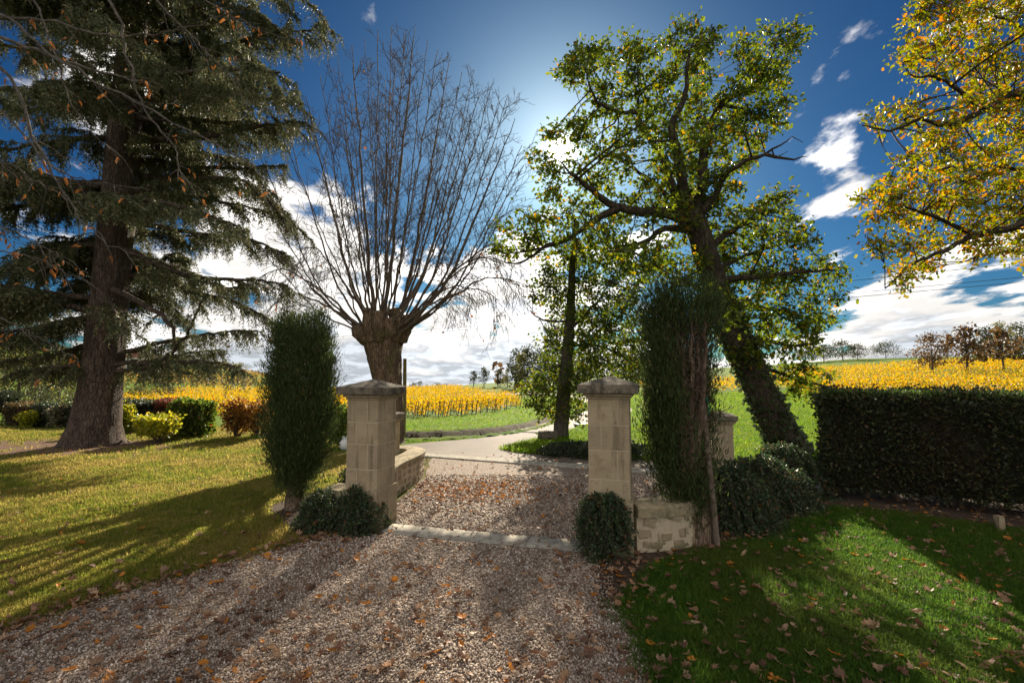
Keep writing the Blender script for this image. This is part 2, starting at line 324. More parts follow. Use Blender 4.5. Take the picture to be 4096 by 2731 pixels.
# ------------------------------------------------------------------ mesh and object helpers
ORIG = {}
def link(o, parent=None, loc=None):
    COL.objects.link(o)
    if parent is not None:
        o.parent = parent
        ORIG[o.name] = ORIG.get(parent.name, np.zeros(3))
    if loc is not None:
        o.location = loc; ORIG[o.name] = np.array(loc, float)
    return o
def tag(o, label=None, cat=None, group=None, kind=None):
    if label: o['label'] = label
    if cat: o['category'] = cat
    if group: o['group'] = group
    if kind: o['kind'] = kind
    return o
def thing(name, label, cat, loc=(0, 0, 0), group=None, rz=0.0):
    o = bpy.data.objects.new(name, None); o.empty_display_size = 0.2
    link(o, None, tuple(float(x) for x in loc)); o.rotation_euler = (0, 0, rz)
    return tag(o, label, cat, group)
def mesh_np(name, V, loops, starts, mats, smooth=False, midx=None):
    me = bpy.data.meshes.new(name)
    V = np.asarray(V, np.float32); loops = np.asarray(loops, np.int32); starts = np.asarray(starts, np.int32)
    me.vertices.add(len(V)); me.vertices.foreach_set('co', V.ravel())
    me.loops.add(len(loops)); me.loops.foreach_set('vertex_index', loops)
    me.polygons.add(len(starts)); me.polygons.foreach_set('loop_start', starts)
    for m in (mats if isinstance(mats, (list, tuple)) else [mats]): me.materials.append(m)
    if midx is not None: me.polygons.foreach_set('material_index', np.asarray(midx, np.int32))
    me.polygons.foreach_set('use_smooth', np.full(len(starts), smooth, bool))
    me.update(calc_edges=True); me.validate()
    return me
def obj(name, me, parent=None, local=False, loc=None):
    """me: mesh in world coordinates (or in the thing's own frame when local)"""
    o = bpy.data.objects.new(name, me)
    link(o, parent, loc)
    if parent is not None and not local:
        og = ORIG[parent.name]
        if np.abs(og).max() > 0:
            me.transform(Matrix.Translation(Vector((-og).tolist())))
    elif loc is not None and not local:
        me.transform(Matrix.Translation(Vector([-x for x in loc])))
    return o
def bm_mesh(bm, name, m, smooth=False):
    me = bpy.data.meshes.new(name); bm.to_mesh(me); bm.free()
    for x in (m if isinstance(m, (list, tuple)) else [m]): me.materials.append(x)
    if smooth: me.polygons.foreach_set('use_smooth', np.ones(len(me.polygons), bool))
    return me

class Tubes:
    def __init__(s): s.V = []; s.L = []; s.S = []; s.nv = 0; s.nl = 0
    def add(s, pts, rad, k=5, rough=0.0, ridge=0.0):
        pts = np.asarray(pts, float); n = len(pts)
        rad = np.broadcast_to(np.asarray(rad, float), (n,)) if np.ndim(rad) else np.full(n, rad)
        tg = np.gradient(pts, axis=0); tg /= np.linalg.norm(tg, axis=1)[:, None] + 1e-9
        ref = np.array([0.31, 0.22, 0.92]) if abs(tg[n // 2][2]) < 0.85 else np.array([1.0, 0.1, 0.0])
        a = np.cross(tg, ref); a /= np.linalg.norm(a, axis=1)[:, None] + 1e-9
        b = np.cross(tg, a)
        th = np.arange(k) * (2 * math.pi / k)
        rr = rad[:, None] * np.ones(k)
        if ridge:                                          # lengthwise flutes and swellings of an old stem
            f = np.arange(n)[:, None]; ph = rng.uniform(0, 6.28, 3)
            rr = rr * (1 + ridge * (.6 * np.sin(th[None] * 5 + ph[0] + f * .05) + .5 * np.sin(th[None] * 8 + ph[1] - f * .07) + .35 * np.sin(th[None] * 3 + ph[2] + f * .11)))
        if rough: rr = rr * (1 + rng.uniform(-rough, rough, (n, k)))
        V = pts[:, None, :] + rr[:, :, None] * (np.cos(th)[None, :, None] * a[:, None, :] + np.sin(th)[None, :, None] * b[:, None, :])
        s.V.append(V.reshape(-1, 3))
        i = np.arange(n - 1)[:, None] * k; j = np.arange(k)[None, :]; j2 = (j + 1) % k
        q = np.stack([i + j, i + j2, i + k + j2, i + k + j], -1).reshape(-1) + s.nv
        s.L.append(q); m = (n - 1) * k
        s.S.append(np.arange(m) * 4 + s.nl); s.nl += m * 4
        if rad[-1] > 0.004 or rad[0] > 0.03:                       # end cap
            s.L.append(np.arange(k) + s.nv + (n - 1) * k); s.S.append(np.array([s.nl])); s.nl += k
        s.nv += n * k
    def mesh(s, name, m, smooth=True):
        return mesh_np(name, np.concatenate(s.V), np.concatenate(s.L), np.concatenate(s.S), m, smooth)

def crom(pts, n):
    pts = np.asarray(pts, float)
    if len(pts) < 3:
        t = np.linspace(0, 1, n)[:, None]; return pts[0] * (1 - t) + pts[-1] * t
    p = np.vstack([2 * pts[0] - pts[1], pts, 2 * pts[-1] - pts[-2]])
    t = np.linspace(0, len(pts) - 1 - 1e-6, n); i = t.astype(int); f = (t - i)[:, None]
    a, b, c, d = p[i], p[i + 1], p[i + 2], p[i + 3]
    return 0.5 * (2 * b + (c - a) * f + (2 * a - 5 * b + 4 * c - d) * f ** 2 + (3 * b - a - 3 * c + d) * f ** 3)

# leaf templates: (verts, faces), unit length along +y
T_DIA = (np.array([(0, 0, 0), (.30, .45, .10), (0, 1, 0), (-.30, .45, .10)]), [(0, 1, 2), (0, 2, 3)])
T_WIDE = (np.array([(0, 0, 0), (.48, .38, .13), (.3, .85, .05), (-.3, .85, .05), (-.48, .38, .13)]), [(0, 1, 2), (0, 2, 3), (0, 3, 4)])
T_OAK = (np.array([(0, 0, 0), (.30, .30, .10), (.17, .50, .06), (.33, .76, .11), (0, 1, -.06), (-.33, .76, .11), (-.17, .50, .06), (-.30, .30, .10)]), [(0, 1, 2, 3, 4), (0, 4, 5, 6, 7)])
T_VINE = (np.array([(0, 0, 0), (.42, .05, .1), (.5, .5, .14), (.25, .62, .06), (0, 1, -.05), (-.25, .62, .06), (-.5, .5, .14), (-.42, .05, .1)]),
          [(0, 1, 2, 3, 4), (0, 4, 5, 6, 7)])
T_TUFT = (np.array([(-.15, 0, 0), (.15, .12, .05), (.03, 1, 0)]), [(0, 1, 2)])
T_NEED = (np.array([(-.10, 0, 0), (.10, 0, 0), (0.02, 1, 0), (0, .1, -.12), (0, .1, .12), (.02, .95, .02)]), [(0, 1, 2), (3, 4, 5)])
T_SPR2 = (np.array([(0, 0, 0), (.085, .4, .04), (.02, 1, 0), (-.085, .5, .04)]), [(0, 1, 2), (0, 2, 3)])
T_SPRAY = (np.array([(0, 0, 0), (.14, .3, .03), (.10, .75, 0), (0, 1, .04), (-.10, .75, 0), (-.14, .3, .03)]), [(0, 1, 2, 3), (0, 3, 4, 5)])

def unit(v): return v / (np.linalg.norm(v, axis=-1, keepdims=True) + 1e-9)
def leaf_arrays(C, size, axis, tmpl, up=None, upw=0.6):
    C = np.asarray(C, float); N = len(C)
    tv, tf = tmpl; k = len(tv)
    ax = unit(np.asarray(axis, float))
    nr = rng.normal(size=(N, 3))
    if up is not None: nr = nr * (1 - upw) + np.asarray(up, float) * upw * 1.6
    x = unit(np.cross(ax, nr)); z = np.cross(x, ax)
    s = np.broadcast_to(np.asarray(size, float), (N,))[:, None, None]
    V = C[:, None, :] + s * (tv[None, :, 0:1] * x[:, None, :] + tv[None, :, 1:2] * ax[:, None, :] + tv[None, :, 2:3] * z[:, None, :])
    fl = np.concatenate([np.array(f) for f in tf]); st = np.cumsum([0] + [len(f) for f in tf[:-1]])
    L = (fl[None, :] + np.arange(N)[:, None] * k).reshape(-1)
    S = (st[None, :] + np.arange(N)[:, None] * len(fl)).reshape(-1)
    return V.reshape(-1, 3), L, S
def leaf_mesh(name, C, size, axis, tmpl, m, up=None, upw=0.6):
    return mesh_np(name, *leaf_arrays(C, size, axis, tmpl, up, upw), m)

def in_poly(x, y, poly):
    poly = np.asarray(poly, float); r = np.zeros(np.shape(x), bool); j = len(poly) - 1
    for i in range(len(poly)):
        xi, yi = poly[i][:2]; xj, yj = poly[j][:2]
        cnd = ((yi > y) != (yj > y)) & (x < (xj - xi) * (y - yi) / (yj - yi + 1e-12) + xi)
        r ^= cnd; j = i
    return r

# ------------------------------------------------------------------ terrain
_cp = []
for D, row in {16: [(0, 0), (512, 0), (1024, 0)],
    20: [(0, 0), (150, 0), (300, -.08), (400, -.22), (500, -.15), (560, .05), (640, .1), (760, .1), (900, .1), (1024, .1)],
    34: [(0, -.3), (150, -.6), (300, -1.0), (400, -1.0), (500, -.8), (560, -.35), (620, -.15), (760, 0), (900, .15), (1024, .25)],
    60: [(0, -1), (150, -1.2), (300, -1.4), (400, -1.35), (500, -1.0), (600, -.3), (760, .3), (850, 1.1), (1024, 1.9)],
    100: [(0, 0), (150, -.5), (300, -1.6), (400, -1.5), (480, -.6), (560, .4), (700, 1.8), (850, 3.5), (1024, 4.8)],
    150: [(0, 6), (150, 2.5), (270, -1), (400, -2), (480, -.2), (560, 1.2), (700, 4.2), (850, 7.4), (1024, 8.8)],
    300: [(0, 20), (150, 12.5), (230, 7), (270, 2.4), (330, -8), (400, -12), (480, -8), (600, 2), (850, 6), (1024, 7)],
    700: [(0, 26), (150, 16), (270, -4), (400, -45), (600, -14), (850, -2), (1024, 0)]}.items():
    for u, z in row: _cp.append((math.degrees(math.atan((u - 512) / F)), D, z))
_cp = np.array(_cp)
def _feat(az, D): return np.stack([az / 14.0, np.log(D) * 1.6], -1)
_A = _feat(_cp[:, 0], _cp[:, 1])
def _k(a, b):
    d = np.linalg.norm(a[:, None] - b[None], axis=2); return d
_lam = _k(_A, _A) + np.eye(len(_A)) * 1e-3
_Pm = np.c_[np.ones(len(_A)), _A]
_sol = np.linalg.solve(np.block([[_lam, _Pm], [_Pm.T, np.zeros((3, 3))]]), np.r_[_cp[:, 2], np.zeros(3)])
def terrain(x, y):
    x = np.asarray(x, float).ravel(); y = np.asarray(y, float).ravel()
    az = np.degrees(np.arctan2(x, y)); D = np.clip(np.maximum(np.abs(y), .55 * np.hypot(x, y)), 1, None)
    back = np.clip((np.abs(az) - 60) / 40, 0, 1)
    az = np.clip(az, -50, 50)
    q = _feat(az, np.clip(D, 16, 700))
    z = _k(q, _A) @ _sol[:len(_A)] + np.c_[np.ones(len(q)), q] @ _sol[len(_A):]
    t = np.clip((D - 13.5) / 6.5, 0, 1); t = t * t * (3 - 2 * t)
    z = z * t * (1 - back * back * (3 - 2 * back))
    nz = 0.06 * np.sin(x * .31 + 1) * np.sin(y * .27) * np.clip((D - 16) / 10, 0, 1)
    return z + nz
def tz(x, y): return float(terrain([x], [y])[0])

rad = np.r_[0, np.geomspace(1.0, 900, 130)]; naz = 300
az = np.linspace(-math.pi, math.pi, naz, endpoint=False)
X = rad[:, None] * np.sin(az)[None]; Y = rad[:, None] * np.cos(az)[None]
Z = terrain(X, Y)
V = np.stack([X.ravel(), Y.ravel(), Z], 1)
i = np.arange(len(rad) - 1)[:, None]; j = np.arange(naz)[None]; j2 = (j + 1) % naz
q = np.stack([i * naz + j, i * naz + j2, (i + 1) * naz + j2, (i + 1) * naz + j], -1).reshape(-1)
# lawn zones of the one ground sheet
cx = (X[:-1] + X[1:]) / 2; cyy = (Y[:-1] + Y[1:]) / 2
zone = np.zeros(cx.shape, int)
zone[(cyy < 18.6) & (cx < -0.2) & (cyy > -30)] = 1
zone[(cyy < 8.3) & (cx >= -0.2) & (cyy > -30)] = 2
zone[(cyy >= 12.6) & (cx > -5.2)] = 0
tag(obj('ground', mesh_np('ground', V, q, np.arange(len(q) // 4) * 4, [M['meadow'], M['lawn_left'], M['lawn_right']], True, zone.ravel())), kind='structure')

def sheet(name, poly, m, z=0.004, jit=0.0, sub=0.35):
    """flat ground sheet with an irregular outline"""
    pts = []
    for a, b in zip(poly, poly[1:] + poly[:1]):
        a = np.array(a[:2], float); b = np.array(b[:2], float); n = max(1, int(np.linalg.norm(b - a) / sub))
        for k in range(n):
            pts.append(a + (b - a) * k / n)
    if jit:
        o = [0.0]; 
        pts = [p + rng.normal(0, jit, 2) for p in pts]
    v2, _, fc, *_ = delaunay_2d_cdt([Vector((float(p[0]), float(p[1]))) for p in pts], [], [list(range(len(pts)))], 1, 1e-5)
    me = bpy.data.meshes.new(name); me.from_pydata([(v.x, v.y, z) for v in v2], [], [list(f) for f in fc]); me.materials.append(m); me.update()
    if len(me.polygons) and me.polygons[0].normal.z < 0: me.flip_normals()
    return tag(obj(name, me), kind='structure')
def strip(name, line, wid, m, off=0.02, n=60, prof=None, tagk=True):
    c = crom([(*p, 0) for p in line], n)[:, :2]; tg = unit(np.gradient(c, axis=0)); nr = np.stack([-tg[:, 1], tg[:, 0]], 1)
    prof = prof or [(-wid / 2, 0), (0, 0), (wid / 2, 0)]
    V = []
    for o, dz in prof:
        p = c + nr * o; V.append(np.c_[p, terrain(p[:, 0], p[:, 1]) + off + dz])
    V = np.stack(V, 1); k = len(prof); V = V.reshape(-1, 3)
    i = np.arange(n - 1)[:, None] * k; j = np.arange(k - 1)[None]
    q = np.stack([i + j, i + j + 1, i + k + j + 1, i + k + j], -1).reshape(-1)
    me = mesh_np(name, V, q, np.arange(len(q) // 4) * 4, m, True)
    return me

GRAVEL = [(-7.5, -4)] + [tuple(G(u, v)[:2]) for u, v in ((0, 632), (100, 598), (200, 570), (300, 543), (345, 531), (388, 528))] + \
    [(-1.75, 7.4), (-1.62, 9.3), (-1.95, 11.75), (3.4, 9.7), (3.6, 8.6), (2.95, 7.0), (2.2, 5.85), (1.5, 5.45), (0.85, 5.25)] + \
    [tuple(G(u, v)[:2]) for u, v in ((600, 566), (612, 600), (638, 645), (656, 684))] + [(0.75, 0.9), (1.6, -4)]
sheet('gravel_drive', GRAVEL, M['gravel'], 0.008, 0.025)
ASPH = [(-2.5, 11.95), (-0.1, 10.9), (1.6, 10.35), (3.2, 9.7), (5.5, 8.9), (9, 8.1), (9, 10.3), (5.5, 10.6), (3, 11.1), (1.4, 11.5), (.3, 12.1), (-.30, 12.7), (.3, 14.0), (1.25, 15.4), (1.9, 16.6),
        (0.4, 17.0), (-1, 15.1), (-2.4, 14.1), (-3.0, 13.6), (-3.1, 12.8)]
sheet('road', ASPH, M['asphalt'], 0.012, 0.03)
LANE = [(1.05, 16.3), (2.1, 18.6), (3.6, 22), (5.3, 27), (6.6, 33), (7.6, 42), (7.5, 54), (4, 66), (-2, 74), (-12, 80)]
tag(obj('lane', strip('lane', LANE, 2.6, M['asphalt'], 0.03, 90)), kind='structure')
sheet('right_soil_bed', [tuple(G(u, v)[:2]) for u, v in ((588, 574), (612, 612), (628, 590), (650, 566), (700, 549), (745, 539), (790, 523), (835, 507), (900, 513), (1010, 528), (1200, 552), (1190, 520), (860, 488), (800, 480), (700, 500), (640, 520))], M['soil'], 0.010, 0.03)
sheet('left_soil_bed', [tuple(G(u, v)[:2]) for u, v in ((268, 506), (285, 524), (312, 541), (345, 545), (384, 534), (380, 505), (340, 492), (300, 494))], M['soil'], 0.006, 0.03)
sheet('needle_litter', [(-11.9 + 3.6 * math.cos(a) * (1.5 if math.cos(a) < 0 else 1), 13.2 + 1.9 * math.sin(a)) for a in np.linspace(0, 2 * math.pi, 28, endpoint=False)], M['litter'], 0.006, 0.12)
# bank between the lane and the vineyard: a dark earth cut with a grassy lip
BANK = [(-8, 15.4), (-4.5, 14.9), (-2.6, 15.1), (-1.0, 15.9), (0.1, 17.2), (1.0, 19.0), (1.9, 21.5)]
bprof = [(-.55, 0.0), (-.3, .05), (-.05, -.02), (.05, .01), (.24, .13), (.38, .17), (.7, .16), (1.4, .12), (2.6, .05), (4.0, -.03)]
me = strip('earth_bank', BANK, 1, [M['earth'], M['meadow']], 0.02, 70, bprof)
mi = np.tile([1, 1, 0, 0, 0, 1, 1, 1, 1], 69); me.polygons.foreach_set('material_index', mi.astype(np.int32))
vv = np.array([v.co for v in me.vertices]); vv[:, 2] += rng.normal(0, .018, len(vv)); me.vertices.foreach_set('co', vv.astype(np.float32).ravel())
tag(obj('earth_bank', me), kind='structure')
# pale kerb between the gravel forecourt and the road
def kerb():
    a = np.array([-2.3, 11.85]); b = np.array([9.0, 7.95])
    c = crom([(-2.3, 11.85, 0), (-.1, 10.92, 0), (1.6, 10.25, 0), (3.2, 9.6, 0), (5.5, 8.8, 0), (9, 8.0, 0)], 40)
    tg = unit(np.gradient(c, axis=0)); nr = np.stack([-tg[:, 1], tg[:, 0], 0 * tg[:, 0]], 1)
    prof = [(-.17, 0.0), (-.16, .035), (.16, .045), (.17, 0.0)]
    V = np.stack([c + nr * o + np.array([0, 0, z]) for o, z in prof], 1).reshape(-1, 3)
    i = np.arange(39)[:, None] * 4; j = np.arange(3)[None]
    q = np.stack([i + j, i + j + 1, i + 5 + j, i + 4 + j], -1).reshape(-1)
    tag(obj('kerb', mesh_np('kerb', V, q, np.arange(len(q) // 4) * 4, M['sill'])), kind='structure')
kerb()

# ------------------------------------------------------------------ gate pillars, walls, sill
TH = -R(16.0)                                   # the gate line is turned 16 degrees
def block_mesh(x0, x1, y0, y1, z0, z1, m, bev=0.006, seg=1):
    bm = bmesh.new(); bmesh.ops.create_cube(bm, size=1)
    for v in bm.verts: v.co = ((x0 + x1) / 2 + v.co.x * (x1 - x0), (y0 + y1) / 2 + v.co.y * (y1 - y0), (z0 + z1) / 2 + v.co.z * (z1 - z0))
    if bev: bmesh.ops.bevel(bm, geom=list(bm.edges), offset=bev, segments=seg, affect='EDGES', profile=0.6)
    return bm_mesh(bm, 'block', m)
def cap_mesh(w0, z0, h, rise):
    """slab with a low pyramid on top, slightly worn"""
    bm = bmesh.new(); hw = w0 / 2
    lo = [bm.verts.new((sx * hw, sy * hw, z0)) for sx, sy in ((-1, -1), (1, -1), (1, 1), (-1, 1))]
    hi = [bm.verts.new((sx * hw, sy * hw, z0 + h)) for sx, sy in ((-1, -1), (1, -1), (1, 1), (-1, 1))]
    ap = bm.verts.new((0, 0, z0 + h + rise))
    bm.faces.new(lo[::-1])
    for i in range(4): bm.faces.new((lo[i], lo[(i + 1) % 4], hi[(i + 1) % 4], hi[i])); bm.faces.new((hi[i], hi[(i + 1) % 4], ap))
    bmesh.ops.bevel(bm, geom=list(bm.edges), offset=0.008, segments=1, affect='EDGES')
    bmesh.ops.subdivide_edges(bm, edges=[e for e in bm.edges if e.calc_length() > .08], cuts=2, use_grid_fill=True)
    for v in bm.verts: v.co += Vector(rng.normal(0, .0022, 3))
    return bm_mesh(bm, 'cap', M['cap'], False)
def pillar(label, x, y, z0, w, courses, plinth, top, cap_w, cap_h, rise, seed, th=TH):
    r = np.random.default_rng(seed)
    t = thing('gate_pillar', label, 'pillar', (x, y, z0), 'stone pillars of the gateway', th)
    h = w / 2
    if plinth:
        c = 0.0
        for a, b in ((-h - .03, -.04 + r.uniform(-.1, .1)), (None, h + .03)):
            if a is None: a = prev
            obj('block', block_mesh(a + .004, b - .004, -h - .03, h + .03, -.05, plinth, M['stone'], .014, 2), t, True); prev = b
    z = plinth
    for k, zz in enumerate(courses):
        s = w * (r.uniform(.12, .24) if k % 2 else -r.uniform(.12, .24)); ty = w * (-.18 if k % 2 else .16); g = .005
        for (x0, x1, y0, y1) in ((-h, s - g, -h, ty - g), (-h, s - g, ty + g, h), (s + g, h, -h, ty - .06 * w), (s + g, h, ty + g - .06 * w + .004, h)):
            e = r.uniform(-.0015, .0015)
            obj('block', block_mesh(x0 - e * (x0 == -h), x1, y0 - e * (y0 == -h), y1, z + g, zz - g, M['stone'], .003), t, True)
        z = zz
    obj('mortar', block_mesh(-h + .0025, h - .0025, -h + .0025, h - .0025, -.05, z, M['mortar'], 0), t, True)
    obj('moulding', block_mesh(-h - .018, h + .018, -h - .018, h + .018, z, z + .028, M['stone'], .008), t, True)
    obj('moulding', block_mesh(-h - .045, h + .045, -h - .045, h + .045, z + .028, z + .062, M['stone'], .012, 2), t, True)
    obj('cap', cap_mesh(cap_w, z + .062, cap_h, rise), t, True)
    return t
A = G(376.5, 533.5); B = G(589, 554)
ex = np.array([math.cos(TH), math.sin(TH), 0]); ey = np.array([-math.sin(TH), math.cos(TH), 0])
W = .44
pl = A - ex * (W / 2 + .03) + ey * (W / 2 + .03); pr = B + ex * (W / 2 + .0) + ey * (W / 2 + .03)
CO = [.515 + .0, .75, 1.06, 1.33, 1.61]
pillar('left stone gate pillar with pyramid cap, joined to the long curving wall', pl[0], pl[1], 0, W, CO[1:], CO[0], 0, .64, .095, .10, 3)
pillar('right stone gate pillar rising behind a clipped cotoneaster bush', pr[0], pr[1], .045, W, CO[1:], CO[0], 0, .64, .095, .10, 4)
# lower outer pillars
po = P(727, 430, 8.3); pillar('short stone pillar partly hidden between the tied cypress and leaning oak', po[0] - .06, 8.4, 0, .34, [.25, .55, .85, 1.09], .0, 0, .48, .085, .07, 5)
pillar('short stone pillar mostly hidden behind the tall left gate pillar', -2.30, 9.0, 0, .34, [.25, .55, .85, 1.07], .0, 0, .48, .085, .07, 6)

def rock_mesh(k):
    bm = bmesh.new(); bmesh.ops.create_cube(bm, size=1)
    bmesh.ops.bevel(bm, geom=list(bm.edges), offset=.2, segments=2, affect='EDGES')
    for v in bm.verts: v.co += Vector(rng.normal(0, .055, 3))
    return bm_mesh(bm, 'stone', M['rubble'], False)
ROCKS = [rock_mesh(k) for k in range(8)]
def low_wall(label, path, side, height, thick, cop, rows, lw, proud, cop_len=.75):
    """stone wall along a path (list of xy); side = +1/-1 picks the face that gets rubble stones"""
    n = 60; c = crom([(*p, 0) for p in path], n); seg = np.r_[0, np.cumsum(np.linalg.norm(np.diff(c, axis=0), axis=1))]; Ltot = seg[-1]
    def at(s):
        p = np.array([np.interp(s, seg, c[:, i]) for i in range(3)]); q = np.array([np.interp(min(s + .05, Ltot), seg, c[:, i]) for i in range(3)]); q0 = np.array([np.interp(max(s - .05, 0), seg, c[:, i]) for i in range(3)])
        tg = unit(q - q0); return p, tg, np.array([-tg[1], tg[0], 0]) * side
    base = at(0)[0]
    t = thing('low_stone_wall', label, 'wall', (base[0], base[1], 0), 'low curved walls of the gateway')
    V = []; 
    ss = np.linspace(0, Ltot, 40)
    for s in ss:
        p, tg, nr = at(s)
        for o, z in ((thick / 2, -.05), (thick / 2, height - cop), (-thick / 2, height - cop), (-thick / 2, -.05)): V.append(p + nr * o + np.array([0, 0, z]))
    Q = []
    for i in range(39):
        for j in range(4): Q += [i * 4 + j, i * 4 + (j + 1) % 4, i * 4 + 4 + (j + 1) % 4, i * 4 + 4 + j]
    st = list(range(0, len(Q), 4)); Q += [0, 1, 2, 3]; st.append(len(Q) - 4); Q += [156, 157, 158, 159]; st.append(len(Q) - 4)
    obj('mortar', mesh_np('mortar', V, Q, st, M['mortar']), t)
    hz = (height - cop) / rows
    for r_ in range(rows):
        s = 0.02 if r_ % 2 == 0 else -.04
        while s < Ltot - .05:
            l = rng.uniform(*lw); p, tg, nr = at(min(max(s + l / 2, 0.03), Ltot - .03))
            for sd_ in (1,):
                o = bpy.data.objects.new('stone', ROCKS[rng.integers(8)]); link(o, t)
                d = thick / 2 - .03
                pos_ = p + nr * d + np.array([0, 0, hz * (r_ + .5) + rng.normal(0, hz * .16)]) - np.array(t.location)
                o.location = pos_
                o.rotation_euler = (rng.normal(0, .1), rng.normal(0, .12), math.atan2(tg[1], tg[0]))
                o.scale = (l * rng.uniform(.86, 1.05), .06 + proud * 2 * rng.uniform(.5, 1.1), hz * rng.uniform(.8, 1.12))
            s += l
    nc = max(1, round(Ltot / cop_len))
    for k in range(nc):
        V = []; a, b = Ltot * k / nc + .004, Ltot * (k + 1) / nc - .004; m_ = 9; ov = .035
        ph = [(thick / 2 + ov, 0), (thick / 2 + ov + .004, cop * .8), (thick / 2 + ov - .02, cop), (0, cop + .012), (-thick / 2 - ov + .02, cop), (-thick / 2 - ov, 0)]
        dj = rng.normal(0, .002)
        for s in np.linspace(a, b, m_):
            p, tg, nr = at(s)
            for o, z in ph: V.append(p + nr * o + np.array([0, 0, height - cop + z + .002 + dj]) + rng.normal(0, .0015, 3))
        Q = []; kk = len(ph)
        for i in range(m_ - 1):
            for j in range(kk): Q += [i * kk + j, i * kk + (j + 1) % kk, (i + 1) * kk + (j + 1) % kk, (i + 1) * kk + j]
        st = list(range(0, len(Q), 4)); st.append(len(Q)); Q += list(range(kk)); st.append(len(Q)); Q += [(m_ - 1) * kk + i for i in range(kk)]
        obj('coping_slab', mesh_np('coping_slab', V, Q, st, M['coping']), t)
    return t
pb = pl + ey * (W / 2)
low_wall('long low rubble wall with flat coping curving from left pillar to road', [(pb[0] + .0, pb[1] + .03), (-1.98, 7.1), (-1.98, 8.0), (-1.84, 9.0), (-1.9, 9.55), (-2.3, 9.8), (-2.9, 9.85)], -1, .50, .30, .085, 4, (.14, .30), .010)
low_wall('low wall end with flat stone coping left of the left pillar', [(pl[0] - .25, pl[1] + .12), (-2.3, 6.56), (-2.42, 6.6)], -1, .44, .34, .09, 3, (.18, .32), .014)
pe = pr + ex * (W / 2)
low_wall('low rough stone wall with mossy coping between right pillar and cypress', [(pe[0] + .0, pe[1] + .08), (1.70, 5.60), (2.05, 5.82), (2.32, 6.35), (2.6, 7.2), (3.1, 8.2)], -1, .50, .36, .12, 3, (.16, .34), .012, .62)
# sill
ts = thing('stone_threshold', 'worn stone threshold lying across the gateway between the two pillars', 'threshold', ((A[0] + B[0]) / 2, (A[1] + B[1]) / 2, 0))
cuts = [0.0, .36, .72, 1.0]
for k in range(3):
    a = A + (B - A) * cuts[k]; b = A + (B - A) * cuts[k + 1]
    a = a + ey * .02 + ex * .006; b = b + ey * .02 - ex * .006
    fr, bk = .0, .34
    bm = bmesh.new(); nx = 10; rows_ = []
    for i in range(nx + 1):
        f = i / nx; p = a * (1 - f) + b * f
        row = []
        for o, z in ((fr, -.02), (fr + .012, .022), (.17, .034), (bk - .012, .026), (bk, -.02)):
            q_ = p + ey * (o + (rng.normal(0, .006) if o in (fr, bk) else 0)); row.append(bm.verts.new((q_[0], q_[1], z + rng.normal(0, .002))))
        rows_.append(row)
    for i in range(nx):
        for j in range(4): bm.faces.new((rows_[i][j], rows_[i + 1][j], rows_[i + 1][j + 1], rows_[i][j + 1]))
    bm.faces.new(rows_[0]); bm.faces.new(rows_[-1][::-1]); bm.normal_update()
    obj('slab', bm_mesh(bm, 'slab', M['sill'], True), ts)
# ------------------------------------------------------------------ trees
def pxline(pts, D):
    """limb given as (u, v, depth offset) picks turned into points in the tree's own depth"""
    return np.array([P(p[0], p[1], D + (p[2] if len(p) > 2 else 0)) for p in pts])
def limb_part(pts, r0, r1, m, parent, k=8, n=None, rough=.07, name='limb', power=1.0, wig=0.0):
    n = n or max(6, int(np.linalg.norm(np.diff(pts, axis=0), axis=1).sum() / .16))
    c = crom(pts, n)
    if wig: c[1:-1] += rng.normal(0, wig, (n - 2, 3))
    t = np.linspace(0, 1, n) ** power
    T = Tubes(); rr = r0 + (r1 - r0) * t
    T.add(c, rr, k, rough)
    o = obj(name, T.mesh(name, m), parent)
    return c, rr, o

class Foliage:
    """twigs and leaves of a broadleaf crown, grown towards clump centres"""
    def __init__(s): s.tw = Tubes(); s.C = []; s.A = []; s.sz = []
    def clump(s, c, r, nodes, nrad, ntw, nlf, size, jit=.09, br=.02, squash=.75, droop=0.0):
        d = np.linalg.norm(nodes - c, axis=1); i = int(np.argmin(d + rng.uniform(0, .3, len(d))))
        a = nodes[i]; L = np.linalg.norm(c - a)
        if L > .15:
            mid = (a + c) / 2 + rng.normal(0, .09 * L, 3) + np.array([0, 0, .06 * L - droop * L * .2])
            b = crom([a, mid, c], 7); r0 = min(br * (0.5 + L * .5), nrad[i] * .8, .05)
            s.tw.add(b, np.linspace(r0, .006, 7), 4)
        else: b = np.array([a, c])
        for _ in range(ntw):
            o = rng.normal(0, 1, 3); o = o / np.linalg.norm(o) * r * rng.uniform(.35, 1.0) ** .6 * np.array([1, 1, squash]); e = c + o
            st = b[rng.integers(len(b) // 2, len(b))]
            md = (st + e) / 2 + rng.normal(0, .05, 3)
            s.tw.add(np.array([st, md * .6 + (st + e) * .2, e]), np.array([.007, .005, .0025]), 3)
            t = rng.uniform(.25, 1.08, nlf)[:, None]
            s.C.append(st * (1 - t) ** 2 + 2 * md * t * (1 - t) + e * t * t + rng.normal(0, jit, (nlf, 3)))
            s.A.append(unit(e - st)[None] * .6 + rng.normal(0, .6, (nlf, 3)) + np.array([0, 0, -.15 - droop]))
            s.sz.append(size * rng.uniform(.6, 1.25, nlf))
    def build(s, t, leafmat, barkmat, tmpl, fname='foliage', tname='twigs'):
        if s.tw.nv: tag(obj(tname, s.tw.mesh(tname, barkmat), t), kind='stuff')
        C = np.concatenate(s.C)
        tag(obj(fname, leaf_mesh(fname, C, np.concatenate(s.sz), np.concatenate(s.A), tmpl, leafmat, (0, 0, 1), .45), t), kind='stuff')
        return len(C)
